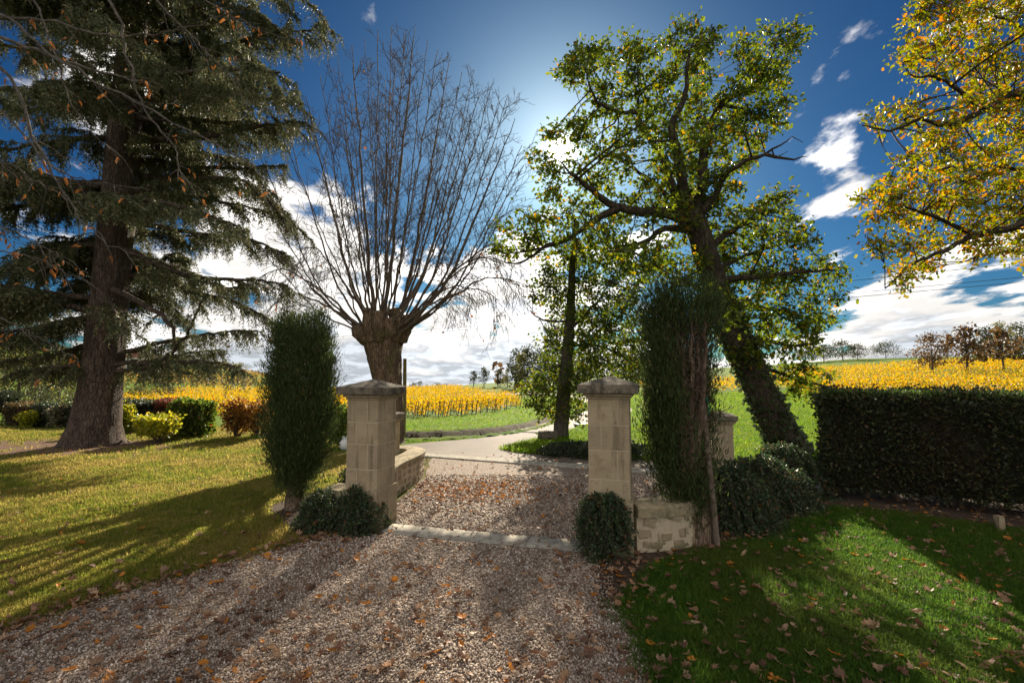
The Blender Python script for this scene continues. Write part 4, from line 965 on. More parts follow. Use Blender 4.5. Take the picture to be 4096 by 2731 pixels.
# ---- overhanging branch of an almost bare tree at the upper left
def chestnut():
    bx, by = -9.2, 4.3
    t = thing('chestnut_tree', 'nearly bare tree overhanging from the left with thin twigs and withered orange leaves', 'tree', (bx, by, 0))
    c, r, _ = limb_part(np.array([(bx, by, -.1), (bx, by, 1.5), (bx + .2, by, 4), (bx + .5, by + .2, 7.5)]), .30, .12, M['grey_bark'], t, 10, 24, .05, 'trunk')
    L = [([(-60, 20, .4), (0, 37, 0), (60, 60, -.2), (125, 78, -.2), (165, 85, -.3)], .028), ([(-60, 0, 0), (0, 15, 0), (60, 60, -.2), (140, 105, -.3), (235, 155, -.4), (262, 168, -.4)], .02),
         ([(-40, 60, 0), (5, 70, -.1), (40, 150, -.2), (70, 200, -.3), (100, 238, -.3), (130, 255, -.3)], .02), ([(90, -30, .2), (115, 10, 0), (128, 60, -.1), (145, 110, -.2), (175, 150, -.3), (178, 180, -.3)], .018),
         ([(-50, 15, .6), (40, 20, .4), (110, 35, .3), (175, 30, .2), (235, 10, .2)], .026), ([(-40, 100, .3), (0, 110, .2), (50, 165, .1), (90, 180, 0), (150, 190, 0)], .014), ([(130, -30, .3), (165, 10, .2), (200, 45, .1), (240, 85, .1)], .014),
         ([(-40, 150, .2), (0, 160, .2), (60, 195, .1), (100, 215, .1)], .012), ([(-30, 220, .2), (0, 225, .2), (40, 245, .1), (75, 262, 0)], .012), ([(-30, 245, 0), (0, 250, 0), (45, 262, 0), (90, 285, 0)], .011), ([(-30, 310, 0), (0, 318, 0), (40, 338, 0), (70, 355, 0)], .010),
         ([(170, -30, .3), (205, 0, .3), (250, 25, .2), (290, 40, .2)], .012), ([(-30, -20, .2), (30, -5, .1), (50, 40, .0), (75, 110, -.1), (110, 150, -.1)], .014)]
    wd = Tubes(); LP = []; LD = []
    for pts, r0 in L:
        cc, rr, _ = limb_part(pxline(pts, 5.2), r0, .004, M['grey_bark'], t, 5, 28, .05, 'branch', 1, .012)
        for k in range(11):
            i = rng.integers(5, 27); d = unit(cc[i] - cc[i - 1]); dd = unit(d * .7 + rng.normal(0, .55, 3) + np.array([.1, 0, -.25])); Lg = rng.uniform(.15, .5)
            p = [cc[i]]
            for _ in range(4): dd = unit(dd + rng.normal(0, .15, 3) + np.array([0, 0, -.08])); p.append(p[-1] + dd * Lg / 4)
            wd.add(np.array(p), np.linspace(.005, .002, 5), 4)
            for q_ in range(rng.integers(0, 3)): LP.append(p[rng.integers(2, 5)] + rng.normal(0, .02, 3)); LD.append(np.array([0, 0, -1.0]) + rng.normal(0, .55, 3))
    tag(obj('twigs', wd.mesh('twigs', M['grey_bark']), t), kind='stuff')
    T_CURL = (np.array([(0, 0, 0), (.20, .18, .16), (.09, .52, .24), (.03, 1, .12), (-.15, .66, .10), (-.13, .28, .14), (0, .3, -.02), (0, .65, .0)]), [(0, 1, 6), (1, 2, 7, 6), (2, 3, 7), (0, 6, 5), (6, 7, 4, 5), (7, 3, 4)])
    ms = [leaf_mesh('leaf', [[0, 0, 0]], [1.0], [np.array([0, 0, -1.0]) + rng.normal(0, .3, 3)], T_CURL, M['chestnut']) for _ in range(12)]
    for p in LP[:210]:
        o = bpy.data.objects.new('leaf', ms[rng.integers(12)]); link(o, t); o.location = p - np.array(t.location); s = rng.uniform(.045, .11); o.scale = (s, s, s); o.rotation_euler = (rng.normal(0, .5), rng.normal(0, .5), rng.uniform(0, 6.28))
chestnut()
# ------------------------------------------------------------------ cypresses
def cypress(label, u, v, prof, seed, n_spray, open_front=None, off=0.0):
    """prof: list of (z, half width) ; open_front: azimuth sector left bare so the stems show"""
    b = G(u, v); r_ = np.random.default_rng(seed)
    t = thing('cypress_tree', label, 'tree', (b[0], b[1], 0))
    prof = np.array(prof); top = prof[-1, 0]
    nst = 7 if open_front else 4
    stems = []
    for k in range(nst):
        a = r_.uniform(0, 6.28); w0 = .10; f = r_.uniform(.45, .9)
        if open_front: a = -1.57 + r_.uniform(-1.3, 1.0)
        pts = [b + np.array([math.cos(a) * w0 * .9, math.sin(a) * w0 * .8, -.05])]
        for zf in (.2, .45, .7, .93):
            z = top * zf; wd = np.interp(z, prof[:, 0], prof[:, 1]); ff = f * min(1, zf * 1.5) * (.62 if not open_front else .72); pts.append(b + np.array([off * min(1, z / .7) * .8 + math.cos(a) * wd * ff, math.sin(a) * wd * ff, z]))
        c, rr, _ = limb_part(np.array(pts), r_.uniform(.05, .085), .015, M['cypress_bark'], t, 7, 26, .07, 'stem', .8, .008); stems.append(c)
    limb_part(np.array([b + np.array([0, 0, -.05]), b + np.array([.01, 0, .4]), b + np.array([0, .02, .9])]), .135, .08, M['cypress_bark'], t, 10, 10, .07, 'trunk')
    C = []; A = []; S = []; wd_ = Tubes(); oc = np.array([off, 0, 0])
    def insec(th_): return np.abs((th_ - open_front[0] + math.pi) % (2 * math.pi) - math.pi) < open_front[1]
    npl = int(n_spray / 15); zlo = prof[0, 0]
    for k in range(npl):                                   # upright plumes of scale sprays
        z = zlo + r_.uniform(0, 1) ** .95 * (top - zlo); a = r_.uniform(0, 6.28); wd = np.interp(z, prof[:, 0], prof[:, 1]); rr_ = wd * math.sqrt(r_.uniform(.28, 1.12)) * (1 + .10 * math.sin(a * 3 + z * 2.2))
        if open_front and insec(a + .12 * math.sin(z * 3)) and .75 < z < top * .87 and r_.random() < .97: continue
        c0 = b + oc * min(1, z / .7) + np.array([math.cos(a) * rr_, math.sin(a) * rr_ * .85, z]); out = np.array([math.cos(a) * .28, math.sin(a) * .28, .95]); lp = r_.uniform(.16, .42) * (.75 if z > top * .88 else 1); m = int(215 * r_.uniform(.5, 1.3) * (lp / .3))
        s = r_.uniform(-.75, .85, m)[:, None]; rad_ = (.075 * (1 - np.clip(s, 0, 1) ** 2) + .012)
        C.append(c0 + out * s * lp + r_.normal(0, 1, (m, 3)) * rad_); A.append(out[None] * .9 + r_.normal(0, .30, (m, 3))); S.append(r_.uniform(.035, .085, m))
    m = int(n_spray * 2.2); z = r_.uniform(zlo, top * .96, m); a = r_.uniform(0, 6.28, m); wd = np.interp(z, prof[:, 0], prof[:, 1]) * np.sqrt(r_.uniform(.1, .85, m)); ok = np.ones(m, bool)
    if open_front: ok = ~(insec(a) & (z > .75) & (z < top * .87))
    C.append((b + oc * np.minimum(1, z / .7)[:, None] + np.stack([np.cos(a) * wd, np.sin(a) * wd * .85, z], 1))[ok]); A.append((np.stack([np.cos(a) * .3, np.sin(a) * .3, 0 * a + .8], 1) + r_.normal(0, .4, (m, 3)))[ok]); S.append(r_.uniform(.035, .08, m)[ok])
    if open_front:                                        # dead inner twigs round the bare stems
        for _ in range(330):
            s = stems[r_.integers(len(stems))]; i = r_.integers(5, 24); d = np.array([r_.normal(0, 1), -abs(r_.normal(0, .7)), r_.uniform(.1, 1.1)]); d = unit(d); L = r_.uniform(.12, .4)
            q_ = s[i]; pts = np.array([q_, q_ + d * L * .5 + r_.normal(0, .015, 3), q_ + d * L + np.array([0, 0, .05])]); wd_.add(crom(pts, 4), np.linspace(.0055, .002, 4), 3)
        k = 900; zz = r_.uniform(.75, top * .9, k); w_ = np.interp(zz, prof[:, 0], prof[:, 1]); aa = open_front[0] + r_.uniform(-1, 1, k) * open_front[1] * 1.1; f = r_.uniform(.25, .8, k)
        C2 = b + oc + np.stack([np.cos(aa) * w_ * f, np.sin(aa) * w_ * f, zz], 1); A2 = r_.normal(0, .6, (k, 3)) + np.array([0, 0, .5])
        tag(obj('dry_sprays', leaf_mesh('dry_sprays', C2, r_.uniform(.03, .07, k), A2, T_NEED, M['cypress_dry']), t), kind='stuff')
    for _ in range(420):                                  # side twigs that carry the sprays
        s = stems[r_.integers(len(stems))]; i = r_.integers(4, 25); q_ = s[i]; a = r_.uniform(0, 6.28); w_ = np.interp(q_[2], prof[:, 0], prof[:, 1]) * r_.uniform(.6, 1.0)
        e = np.array([b[0] + off + math.cos(a) * w_, b[1] + math.sin(a) * w_ * .85, q_[2] + r_.uniform(.15, .45)])
        if open_front and abs((a - open_front[0] + math.pi) % (2 * math.pi) - math.pi) < open_front[1]: continue
        wd_.add(crom([q_, (q_ + e) / 2 + np.array([0, 0, -.05]), e], 4), np.linspace(.006, .002, 4), 3)
    tag(obj('twigs', wd_.mesh('twigs', M['cypress_bark']), t), kind='stuff')
    tag(obj('foliage', leaf_mesh('foliage', np.concatenate(C), np.concatenate(S), np.concatenate(A), T_SPR2, M['cypress']), t), kind='stuff')
    return b, stems
cypress('columnar cypress standing on the left lawn beside the left gate pillar', 294, 508, [(.36, .12), (.6, .27), (.9, .38), (1.5, .42), (2.1, .42), (2.38, .40), (2.5, .37), (2.60, .31), (2.68, .18)], 21, 5200, None, .06)
bR, stR = cypress('tall columnar cypress with exposed brown stems tied to a wooden stake', 703, 543, [(.38, .10), (.62, .22), (.95, .33), (1.5, .38), (2.2, .385), (2.5, .40), (2.68, .40), (2.80, .37), (2.88, .28)], 22, 5400, (-1.12, 1.02), -.19)
# stake with its string tie
s0 = G(717, 547) ; s1 = P(702.5, 396, s0[1] + .02)
ts = thing('wooden_stake', 'weathered wooden stake leaning against the bare stems of the right cypress', 'stake', (s0[0], s0[1] - .02, 0))
limb_part(np.array([[s0[0], s0[1] - .02, -.05], (s0 * .5 + s1 * .5), s1]), .036, .032, M['stake'], ts, 8, 10, .04, 'post')
T = Tubes(); p = s1 + np.array([0, 0, -.03])
for k in range(3):
    a = np.linspace(0, 2 * math.pi, 16); T.add(np.stack([p[0] + .055 * np.cos(a), p[1] + .05 * np.sin(a), p[2] + .018 * k + .008 * np.sin(a * 2)], 1), .007, 5)
T.add(crom([p + [-.05, -.03, .02], p + [-.14, -.02, .04], p + [-.22, .05, .0]], 8), .006, 5); T.add(crom([p + [.03, -.05, .0], p + [.05, -.06, -.08], p + [.04, -.05, -.17]], 8), .006, 5)
obj('string_tie', T.mesh('string_tie', M['tie']), ts)

# ------------------------------------------------------------------ hedges and shrubs
def box_hedge(label, a, b, thick, z0, z1, m, dens, size, core=True, tmpl=T_DIA, top_m=None, name='hedge', group=None, rag=.05, cat='hedge', stems=0):
    a = np.array([a[0], a[1], 0.]); b = np.array([b[0], b[1], 0.]); tg = unit(b - a); nr = np.array([-tg[1], tg[0], 0]); L = np.linalg.norm(b - a)
    gz = tz(a[0], a[1]); z0 += gz; z1 += gz
    t = thing(name, label, cat, (a[0], a[1], gz), group)
    H = z1 - z0
    parts = []
    def face(n, f):
        x, y = rng.uniform(0, 1, (2, n)); return f(x, y)
    nF = int(L * H * dens); nT = int(L * thick * dens); nE = int(thick * H * dens)
    C, N = [], []
    for s in (-1, 1):
        q_ = face(nF, lambda x, y: a + tg * (x * L)[:, None] + nr * (s * thick / 2) + np.outer(z0 + y * H, [0, 0, 1])); C.append(q_); N.append(np.tile(nr * s, (len(q_), 1)))
    q_ = face(nT, lambda x, y: a + tg * (x * L)[:, None] + nr * ((y - .5) * thick)[:, None] + np.array([0, 0, z1])); C.append(q_); N.append(np.tile([0, 0, 1.], (len(q_), 1)))
    for s, e in ((-1, a), (1, b)):
        q_ = face(nE, lambda x, y: e + nr * ((x - .5) * thick)[:, None] + np.outer(z0 + y * H, [0, 0, 1])); C.append(q_); N.append(np.tile(tg * s, (len(q_), 1)))
    C = np.concatenate(C); N = np.concatenate(N); n = len(C)
    wob = .035 * np.sin(C[:, 0] * 5 + C[:, 2] * 4) + .03 * np.sin(C[:, 1] * 7 - C[:, 2] * 6 + C[:, 0] * 3)
    C = C + N * (wob + rng.normal(-.02, rag, n))[:, None]
    A = N * .7 + rng.normal(0, .6, (n, 3)) + np.array([0, 0, .12])
    tag(obj('foliage', leaf_mesh('foliage', C, rng.uniform(.6, 1.3, n) * size, A, tmpl, m), t), kind='stuff')
    if top_m is not None:
        k = int(L * thick * dens * .55); x, y = rng.uniform(0, 1, (2, k)); C = a + tg * (x * L)[:, None] + nr * ((y - .5) * thick)[:, None] + np.outer(z1 + rng.uniform(-.01, .06, k), [0, 0, 1])
        tag(obj('new_growth', leaf_mesh('new_growth', C, rng.uniform(.6, 1.3, k) * size, rng.normal(0, .4, (k, 3)) + np.array([0, 0, .8]), tmpl, top_m), t), kind='stuff')
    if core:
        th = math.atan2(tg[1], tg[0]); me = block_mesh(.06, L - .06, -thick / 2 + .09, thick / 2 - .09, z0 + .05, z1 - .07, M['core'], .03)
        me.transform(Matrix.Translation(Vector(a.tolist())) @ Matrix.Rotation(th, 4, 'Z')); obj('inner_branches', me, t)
    for k in range(stems):
        T = Tubes(); q_ = a + tg * L * (k + rng.uniform(.2, .8)) / stems + nr * rng.uniform(-.3, .1) * thick; e = q_ + np.array([rng.normal(0, .12), rng.normal(0, .1), z0 + .3]); q_[2] = gz - .05
        T.add(crom([q_, (q_ + e) / 2 + rng.normal(0, .03, 3), e], 5), np.linspace(.035, .02, 5), 5); obj('stem', T.mesh('stem', M['cypress_bark']), t)
    return t
hA = np.array([4.95, 7.75]); hB = np.array([11.5, 3.9])
hdir = (hB - hA) / np.linalg.norm(hB - hA); hn = np.array([-hdir[1], hdir[0]])
box_hedge('tall dark clipped hedge along the right lawn', hA + hn * .45, hB + hn * .45, .9, .12, 1.60, M['hedge'], 2700, .055, True, T_DIA, M['hedge_top'], stems=26)

def mound(name, label, c, rx, ry, h, m, n_sh, L, lf, size, cat='shrub', group=None, droop=.55, z0=0.0, flat=.0, up=.5):
    """shrub of arching shoots set with small leaves"""
    gz = tz(c[0], c[1]); b = np.array([c[0], c[1], gz + z0]); t = thing(name, label, cat, b, group)
    wd = Tubes(); C, A, S = [], [], []
    for _ in range(n_sh):
        a = rng.uniform(0, 6.28); e = rng.uniform(0, 1) ** .55
        ph = math.asin(rng.uniform(-.12, 1.0)); d0 = np.array([math.cos(a) * math.cos(ph), math.sin(a) * math.cos(ph), math.sin(ph)])
        surf = b + np.array([d0[0] * rx, d0[1] * ry, abs(d0[2]) ** (1 - flat) * h]) * rng.uniform(.62, 1.02)
        out = np.array([d0[0], d0[1], .15]); l = L * rng.uniform(.5, 1.2); n = 6; s = np.linspace(0, 1, n)[:, None]
        st = surf - out * l * .5
        path = st + out * l * s + np.array([0, 0, 1]) * l * (up * s - (up + droop) * s * s) + np.cumsum(rng.normal(0, .008, (n, 3)), 0)
        path[:, 2] = np.maximum(path[:, 2], gz + .01)
        wd.add(path, np.linspace(.005, .0018, n), 3)
        k = lf; f = rng.uniform(.1, 1.0, k) * (n - 1); i = np.minimum(f.astype(int), n - 2); p = path[i] + (path[i + 1] - path[i]) * (f - i)[:, None]
        C.append(p + rng.normal(0, .012, (k, 3))); A.append(unit(path[i + 1] - path[i]) * .5 + rng.normal(0, .65, (k, 3))); S.append(size * rng.uniform(.6, 1.3, k))
    tag(obj('shoots', wd.mesh('shoots', M['vine_wood']), t), kind='stuff')
    tag(obj('foliage', leaf_mesh('foliage', np.concatenate(C), np.concatenate(S), np.concatenate(A), T_DIA if size < .07 else T_WIDE, m, (0, 0, 1), .4), t), kind='stuff')
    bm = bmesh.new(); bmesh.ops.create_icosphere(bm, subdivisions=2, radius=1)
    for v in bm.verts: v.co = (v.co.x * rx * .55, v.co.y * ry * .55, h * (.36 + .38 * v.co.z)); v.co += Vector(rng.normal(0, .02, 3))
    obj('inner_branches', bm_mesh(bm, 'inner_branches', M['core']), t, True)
    return t
q_ = G(345, 536); mound('cotoneaster_bush', 'dark cotoneaster bush with shiny tips hugging the left gate pillar', (q_[0] + .10, q_[1] + .22), .28, .26, .56, M['coton'], 560, .24, 26, .034, droop=.7, flat=.5)
mound('cotoneaster_bush', 'paler cotoneaster bush between the left cypress and the low wall', (-2.38, 6.25), .28, .26, .48, M['coton'], 360, .24, 24, .034, droop=.6, flat=.4)
q_ = G(607, 562); mound('cotoneaster_bush', 'clipped cotoneaster bush at the foot of the right gate pillar', (q_[0], q_[1] + .16), .24, .20, .68, M['coton'], 640, .22, 26, .032, droop=.75, flat=.75)
for k, (u, v, rx, ry, h, lab) in enumerate(((736, 530, .62, .5, .80, 'dark green juniper mound sprawling next to the stake and cypress'), (775, 512, .74, .58, .76, 'spreading juniper mound between the cypress and the dark hedge'), (800, 497, .62, .58, .82, 'juniper mound with pale tips touching the end of the dark hedge'))):
    q_ = G(u, v); mound('juniper_bush', lab, (q_[0], q_[1] + .4), rx, ry, h, M['coton'], 760, .5, 30, .042, droop=.95, flat=.35, up=.45)
q_ = G(782, 478); mound('bramble_bush', 'light green weedy shrub behind the low wall beside the short pillar', (q_[0], q_[1]), .6, .6, .5, M['leafdark'], 220, .5, 16, .05, droop=.4)
# planting behind the long low wall
mound('ground_cover_plant', 'low grey green cotoneaster spilling behind the long low wall', (-2.38, 8.0), .36, .7, .60, M['coton'], 460, .30, 22, .036, flat=.4, droop=.5)
mound('ground_cover_plant', 'low cotoneaster growing inside the curved end of the long low wall', (-2.45, 9.25), .42, .36, .64, M['coton'], 420, .32, 22, .036, flat=.4, droop=.5)
mound('ground_cover_plant', 'low dark creeper on the grass verge facing the gateway', (1.5, 11.9), .85, .42, .34, M['leafdark'], 460, .34, 20, .05, flat=.3, droop=.4)
mound('ground_cover_plant', 'dark creeper clump behind the right gate pillar on the verge', (2.35, 11.5), .9, .5, .46, M['leafdark'], 420, .36, 20, .05, flat=.3, droop=.4)

# left side hedges, shrubs (base row about 19 m away)
def hx(u, v): g = G(u, v); return (g[0], g[1])
hz = lambda u0, u1, vb, top, th, m, lab, size=.075, dens=900, **k: box_hedge(lab, hx(u0, vb), hx(u1, vb + k.pop('dv', 0)), th, .0, 1.9 - (top - 376) / F * hx(u0, vb)[1], m, dens, size, group='clipped hedges along the left lawn', **k)
hz(-60, 11, 422.5, 402, .9, M['leafdark'], 'dark green clipped hedge block farthest left')
hz(12, 39, 422.5, 402, .9, M['leafbrown'], 'brownish clipped hedge block with a yellow shrub in front')
hz(40, 66, 422.5, 401, .9, M['leafdark'], 'dark clipped hedge block with a grey shrub in front')
hz(67, 108, 423, 401, .9, M['hedge'], 'blue green clipped hedge block just left of the cedar trunk')
hz(122, 166, 427, 400.5, .9, M['leafdark'], 'dark clipped hedge right of the cedar trunk')
hz(163, 181, 427.5, 400, .9, M['leafred'], 'hedge section with red autumn leaves')
hz(177, 207, 436, 402, .8, M['leafgreen'], 'glossy green clipped hedge beside the gap to the vines', .085, 700, tmpl=T_WIDE)
def shrub(name, label, u, v, w, h, m, n=70, size=.09, nst=5, group=None, top=.55):
    """multi-stemmed upright shrub: stems fan out into a leafy top"""
    b = G(u, v); t = thing(name, label, 'shrub', (b[0], b[1], 0), group); wd = Tubes(); C, A, S = [], [], []
    for k in range(nst):
        a = k / nst * 6.28 + rng.uniform(0, 1); e = b + np.array([math.cos(a) * w * .4, math.sin(a) * w * .4, h * .7]); wd = Tubes(); wd.add(crom([b + rng.normal(0, .04, 3) * [1, 1, 0], (b + e) / 2 + rng.normal(0, .04, 3) + np.array([0, 0, .03]), e], 7), np.linspace(.028, .012, 7), 5); obj('stem', wd.mesh('stem', M['vine_wood']), t)
    tw = Tubes()
    for _ in range(n):
        a = rng.uniform(0, 6.28); r_ = w / 2 * math.sqrt(rng.uniform(0, 1)); z = h * (1 - top + top * rng.uniform(0, 1)); f = .55 + .45 * (z / h)
        c = b + np.array([math.cos(a) * r_ * f, math.sin(a) * r_ * f, z]); st = b + np.array([math.cos(a) * r_ * .4, math.sin(a) * r_ * .4, z * .55]); tw.add(np.array([st, (st + c) / 2 + rng.normal(0, .03, 3), c]), [.007, .005, .002], 3)
        k = 14; C.append(c + rng.normal(0, .075, (k, 3))); A.append(rng.normal(0, .7, (k, 3)) + np.array([0, 0, .1])); S.append(size * rng.uniform(.6, 1.2, k))
    tag(obj('twigs', tw.mesh('twigs', M['vine_wood']), t), kind='stuff')
    tag(obj('foliage', leaf_mesh('foliage', np.concatenate(C), np.concatenate(S), np.concatenate(A), T_WIDE, m), t), kind='stuff')
shrub('small_shrub', 'small yellow green shrub on two short stems standing on the lawn', 157, 443, 1.10, .72, M['leafyellow'], 120, .095, 4)
shrub('small_shrub', 'pale yellow shrub growing close behind the right side of the cedar trunk', 121, 433, .55, .98, M['leafyellow'], 80, .10, 4, top=.9)
shrub('small_shrub', 'bright yellow shrub before the brown hedge block at far left', 29, 424, .75, .42, M['leafyellow'], 60, .09, 4, top=.9)
shrub('small_shrub', 'greyish twiggy shrub before the dark hedge block at left', 57, 424, .6, .6, M['leafgrey'], 60, .085, 4, top=.9)
shrub('small_shrub', 'rust coloured upright shrub left of its twin', 236, 437, .9, 1.10, M['leafrust'], 130, .085, 8, 'rust coloured shrubs by the vines', .75)
shrub('small_shrub', 'rust coloured upright shrub next to the left cypress', 258, 437, 1.0, 1.08, M['leafrust'], 130, .085, 8, 'rust coloured shrubs by the vines', .75)
shrub('small_shrub', 'round green shrub seen between the left cypress and left gate pillar', 343, 447, 1.15, 1.12, M['leafgreen'], 170, .09, 6, None, .85)

# ------------------------------------------------------------------ small things
pb = G(403.5, 438.5); tp = thing('timber_post', 'thin mossy timber post standing behind the bare pollarded tree', 'post', (pb[0], pb[1], 0))
limb_part(np.array([[pb[0], pb[1], -.1], [pb[0] + .01, pb[1], 1.2], [pb[0] + .005, pb[1], 2.42]]), .062, .055, M['pole'], tp, 10, 10, .04, 'post'); obj('post_cap', block_mesh(pb[0] - .045, pb[0] + .055, pb[1] - .05, pb[1] + .05, 2.41, 2.45, M['pole'], .01), tp)
sb = G(547.5, 440.5); bm = bmesh.new(); bmesh.ops.create_cube(bm, size=1); bmesh.ops.subdivide_edges(bm, edges=list(bm.edges), cuts=3, use_grid_fill=True)
for v in bm.verts:
    v.co = (v.co.x * .46, v.co.y * .36, v.co.z * .32 + .13); n = v.co.normalized(); v.co += Vector(rng.normal(0, .014, 3))
o = obj('stone_block', bm_mesh(bm, 'stone_block', M['cap']), None, True); o.location = (sb[0], sb[1], 0); o.rotation_euler = (0, 0, .3); tag(o, 'rough mossy stone block lying at the foot of the young oak', 'stone')
sl = G(583, 427.5); tt = thing('stone_table', 'pale flat slab on a low base seen left of the right gate pillar', 'slab', (sl[0], sl[1], 0))
obj('slab', block_mesh(sl[0] - .32, sl[0] + .5, sl[1] - .3, sl[1] + .3, .10, .16, M['white'], .008), tt); obj('base', block_mesh(sl[0] - .22, sl[0] + .4, sl[1] - .22, sl[1] + .22, -.05, .1, M['cap'], .01), tt)
D = 44.; rp = P(645.3, 398.5, D); z = tz(rp[0], rp[1]); tr = thing('marker_post', 'red marker post in the green field left of the right cypress', 'post', (rp[0], rp[1], z))
T = Tubes(); T.add(np.array([[rp[0], rp[1], z - .1], [rp[0], rp[1], z + 1.15]]), [.13, .13], 10); obj('post', T.mesh('post', M['red']), tr); T = Tubes(); T.add(np.array([[rp[0], rp[1], z + 1.14], [rp[0], rp[1], z + 1.25]]), [.13, .05], 10); obj('post_top', T.mesh('post_top', M['red']), tr)
g = G(818.5, 498); tq = thing('ground_plaque', 'small blue grey plaque on a short peg before the dark hedge', 'sign', (g[0], g[1], 0))
obj('plate', block_mesh(g[0] - .035, g[0] + .035, g[1] - .012, g[1] + .012, .07, .24, M['plaque'], .008), tq); obj('peg', block_mesh(g[0] - .01, g[0] + .01, g[1] - .008, g[1] + .008, -.05, .08, M['plaque'], 0), tq)
g = G(1000, 531); bm = bmesh.new(); bmesh.ops.create_cube(bm, size=1); bmesh.ops.subdivide_edges(bm, edges=list(bm.edges), cuts=2, use_grid_fill=True)
for v in bm.verts: v.co = (v.co.x * .07, v.co.y * .07, v.co.z * .24 + .07); v.co += Vector(rng.normal(0, .003, 3))
o = obj('stone_stub', bm_mesh(bm, 'stone_stub', M['rubble']), None, True); o.location = (g[0], g[1], 0); tag(o, 'short pale stone stub at the foot of the dark hedge', 'stone')
g = G(345.5, 449); tw_ = thing('white_jar', 'small white rounded jar on the lawn just left of the left gate pillar', 'jar', (g[0], g[1], 0))
T = Tubes(); T.add(np.array([[g[0], g[1], z_] for z_ in (0, .02, .1, .2, .27, .3)]), [.09, .13, .16, .15, .09, .07], 14); obj('body', T.mesh('body', M['white']), tw_); T = Tubes(); T.add(np.array([[g[0], g[1], z_] for z_ in (.295, .33, .345)]), [.08, .09, .085], 14); obj('rim', T.mesh('rim', M['white']), tw_)
for k, (a, b_, lab) in enumerate((((190, 341, 100), (1075, 257, 26), 'uppermost of three thin overhead cables'), ((190, 345, 100), (1075, 272, 26), 'middle one of three thin overhead cables'), ((190, 347, 101), (1075, 277, 26), 'lowest of three thin overhead cables'))):
    a = P(*a); b_ = P(*b_); s = np.linspace(0, 1, 40)[:, None]; pts = a * (1 - s) + b_ * s; pts[:, 2] -= (4 * s * (1 - s))[:, 0] * .5
    T = Tubes(); T.add(pts, .016, 5); o = tag(obj('power_cable', T.mesh('power_cable', M['wire'])), lab, 'cable', 'overhead cables')

# ------------------------------------------------------------------ vineyards
VL = []
for k in range(5):
    n = 78; C = np.stack([rng.uniform(-.62, .62, n), rng.normal(0, .13, n), rng.uniform(.26, 1.08, n) + rng.normal(0, .05, n)], 1)
    VL.append(leaf_mesh('foliage', C, rng.uniform(.08, .16, n), rng.normal(0, .7, (n, 3)) + np.array([0, 0, .15]), T_WIDE, M['vine']))
VT = []
for k in range(3):
    T = Tubes(); w_ = rng.normal(0, .03, 3); T.add(crom([(0, 0, -.05), (w_[0], w_[1], .25), (w_[1], w_[2], .5), (w_[2], 0, .62)], 7), np.linspace(.035, .022, 7), 5); T.add(crom([(w_[2], 0, .58), (.25, 0, .66), (.58, 0, .66)], 5), np.linspace(.016, .008, 5), 4); T.add(crom([(w_[2], 0, .58), (-.25, 0, .66), (-.58, 0, .66)], 5), np.linspace(.016, .008, 5), 4)
    for q_ in range(3): x = rng.uniform(-.5, .5); T.add(np.array([(x, 0, .66), (x + rng.normal(0, .04), rng.normal(0, .05), .9), (x + rng.normal(0, .06), rng.normal(0, .08), 1.1)]), [.006, .005, .003], 3)
    VT.append(T.mesh('trunk', M['vine_wood']))
def vineyard(region, rowdir, spacing, sp_v, n_ind, lab, group, stuff_label, stakes=0, vm='vine', origin=(0, 0), dens=36, lsz=.14):
    """region: polygon in plan; rows run along rowdir; the nearest plants are things, the rest one stuff object"""
    d = unit(np.array(rowdir, float)); nrm = np.array([-d[1], d[0]]); poly = np.array(region, float); o = np.array(origin, float)
    u = (poly - o) @ d; v = (poly - o) @ nrm; pts = []
    for r_ in range(math.floor(v.min() / spacing), math.ceil(v.max() / spacing) + 1):
        s = np.arange(u.min(), u.max(), sp_v) + rng.uniform(0, .3); p = o + d * s[:, None] + nrm * (r_ * spacing); pts.append(p[in_poly(p[:, 0], p[:, 1], poly)])
    p = np.concatenate(pts); p = p + rng.normal(0, .05, p.shape); p = p[np.argsort(np.hypot(p[:, 0], p[:, 1]))]
    ang = math.atan2(d[1], d[0]); z = terrain(p[:, 0], p[:, 1])
    for i in range(min(n_ind, len(p))):
        t = thing('grape_vine', lab, 'grapevine', (p[i, 0], p[i, 1], z[i]), group, ang + rng.choice([0, math.pi]) + rng.normal(0, .05)); s = rng.uniform(.88, 1.12); t.scale = (s, s, s * rng.uniform(.92, 1.08))
        a = bpy.data.objects.new('trunk', VT[rng.integers(3)]); link(a, t); b_ = bpy.data.objects.new('foliage', VL[rng.integers(5)]); link(b_, t); b_['kind'] = 'stuff'
    rest = p[n_ind:]; zr = z[n_ind:]
    if len(rest):
        dist = np.hypot(rest[:, 0], rest[:, 1]); k = np.clip(dens * 38 / dist, 7, dens).astype(int); idx = np.repeat(np.arange(len(rest)), k); n = len(idx)
        C = np.stack([rest[idx, 0], rest[idx, 1], zr[idx]], 1); al = rng.uniform(-.65, .65, n) * sp_v / 1.25; C[:, 0] += d[0] * al + nrm[0] * rng.normal(0, .14, n); C[:, 1] += d[1] * al + nrm[1] * rng.normal(0, .14, n); C[:, 2] += rng.uniform(.25, 1.12, n)
        sz = lsz * np.sqrt(dens / k[idx]) * rng.uniform(.7, 1.2, n)
        V_, L_, S_ = leaf_arrays(C, sz, rng.normal(0, .7, (n, 3)) + np.array([0, 0, .15]), T_DIA)
        tag(obj('grape_vines', mesh_np('grape_vines', V_, L_, S_, M[vm])), stuff_label, None, None, 'stuff'); print('vines rest', len(rest), n)
    return p
e0 = P(398, 417, 33.5)[:2]; e1 = P(516, 403, 41)[:2]
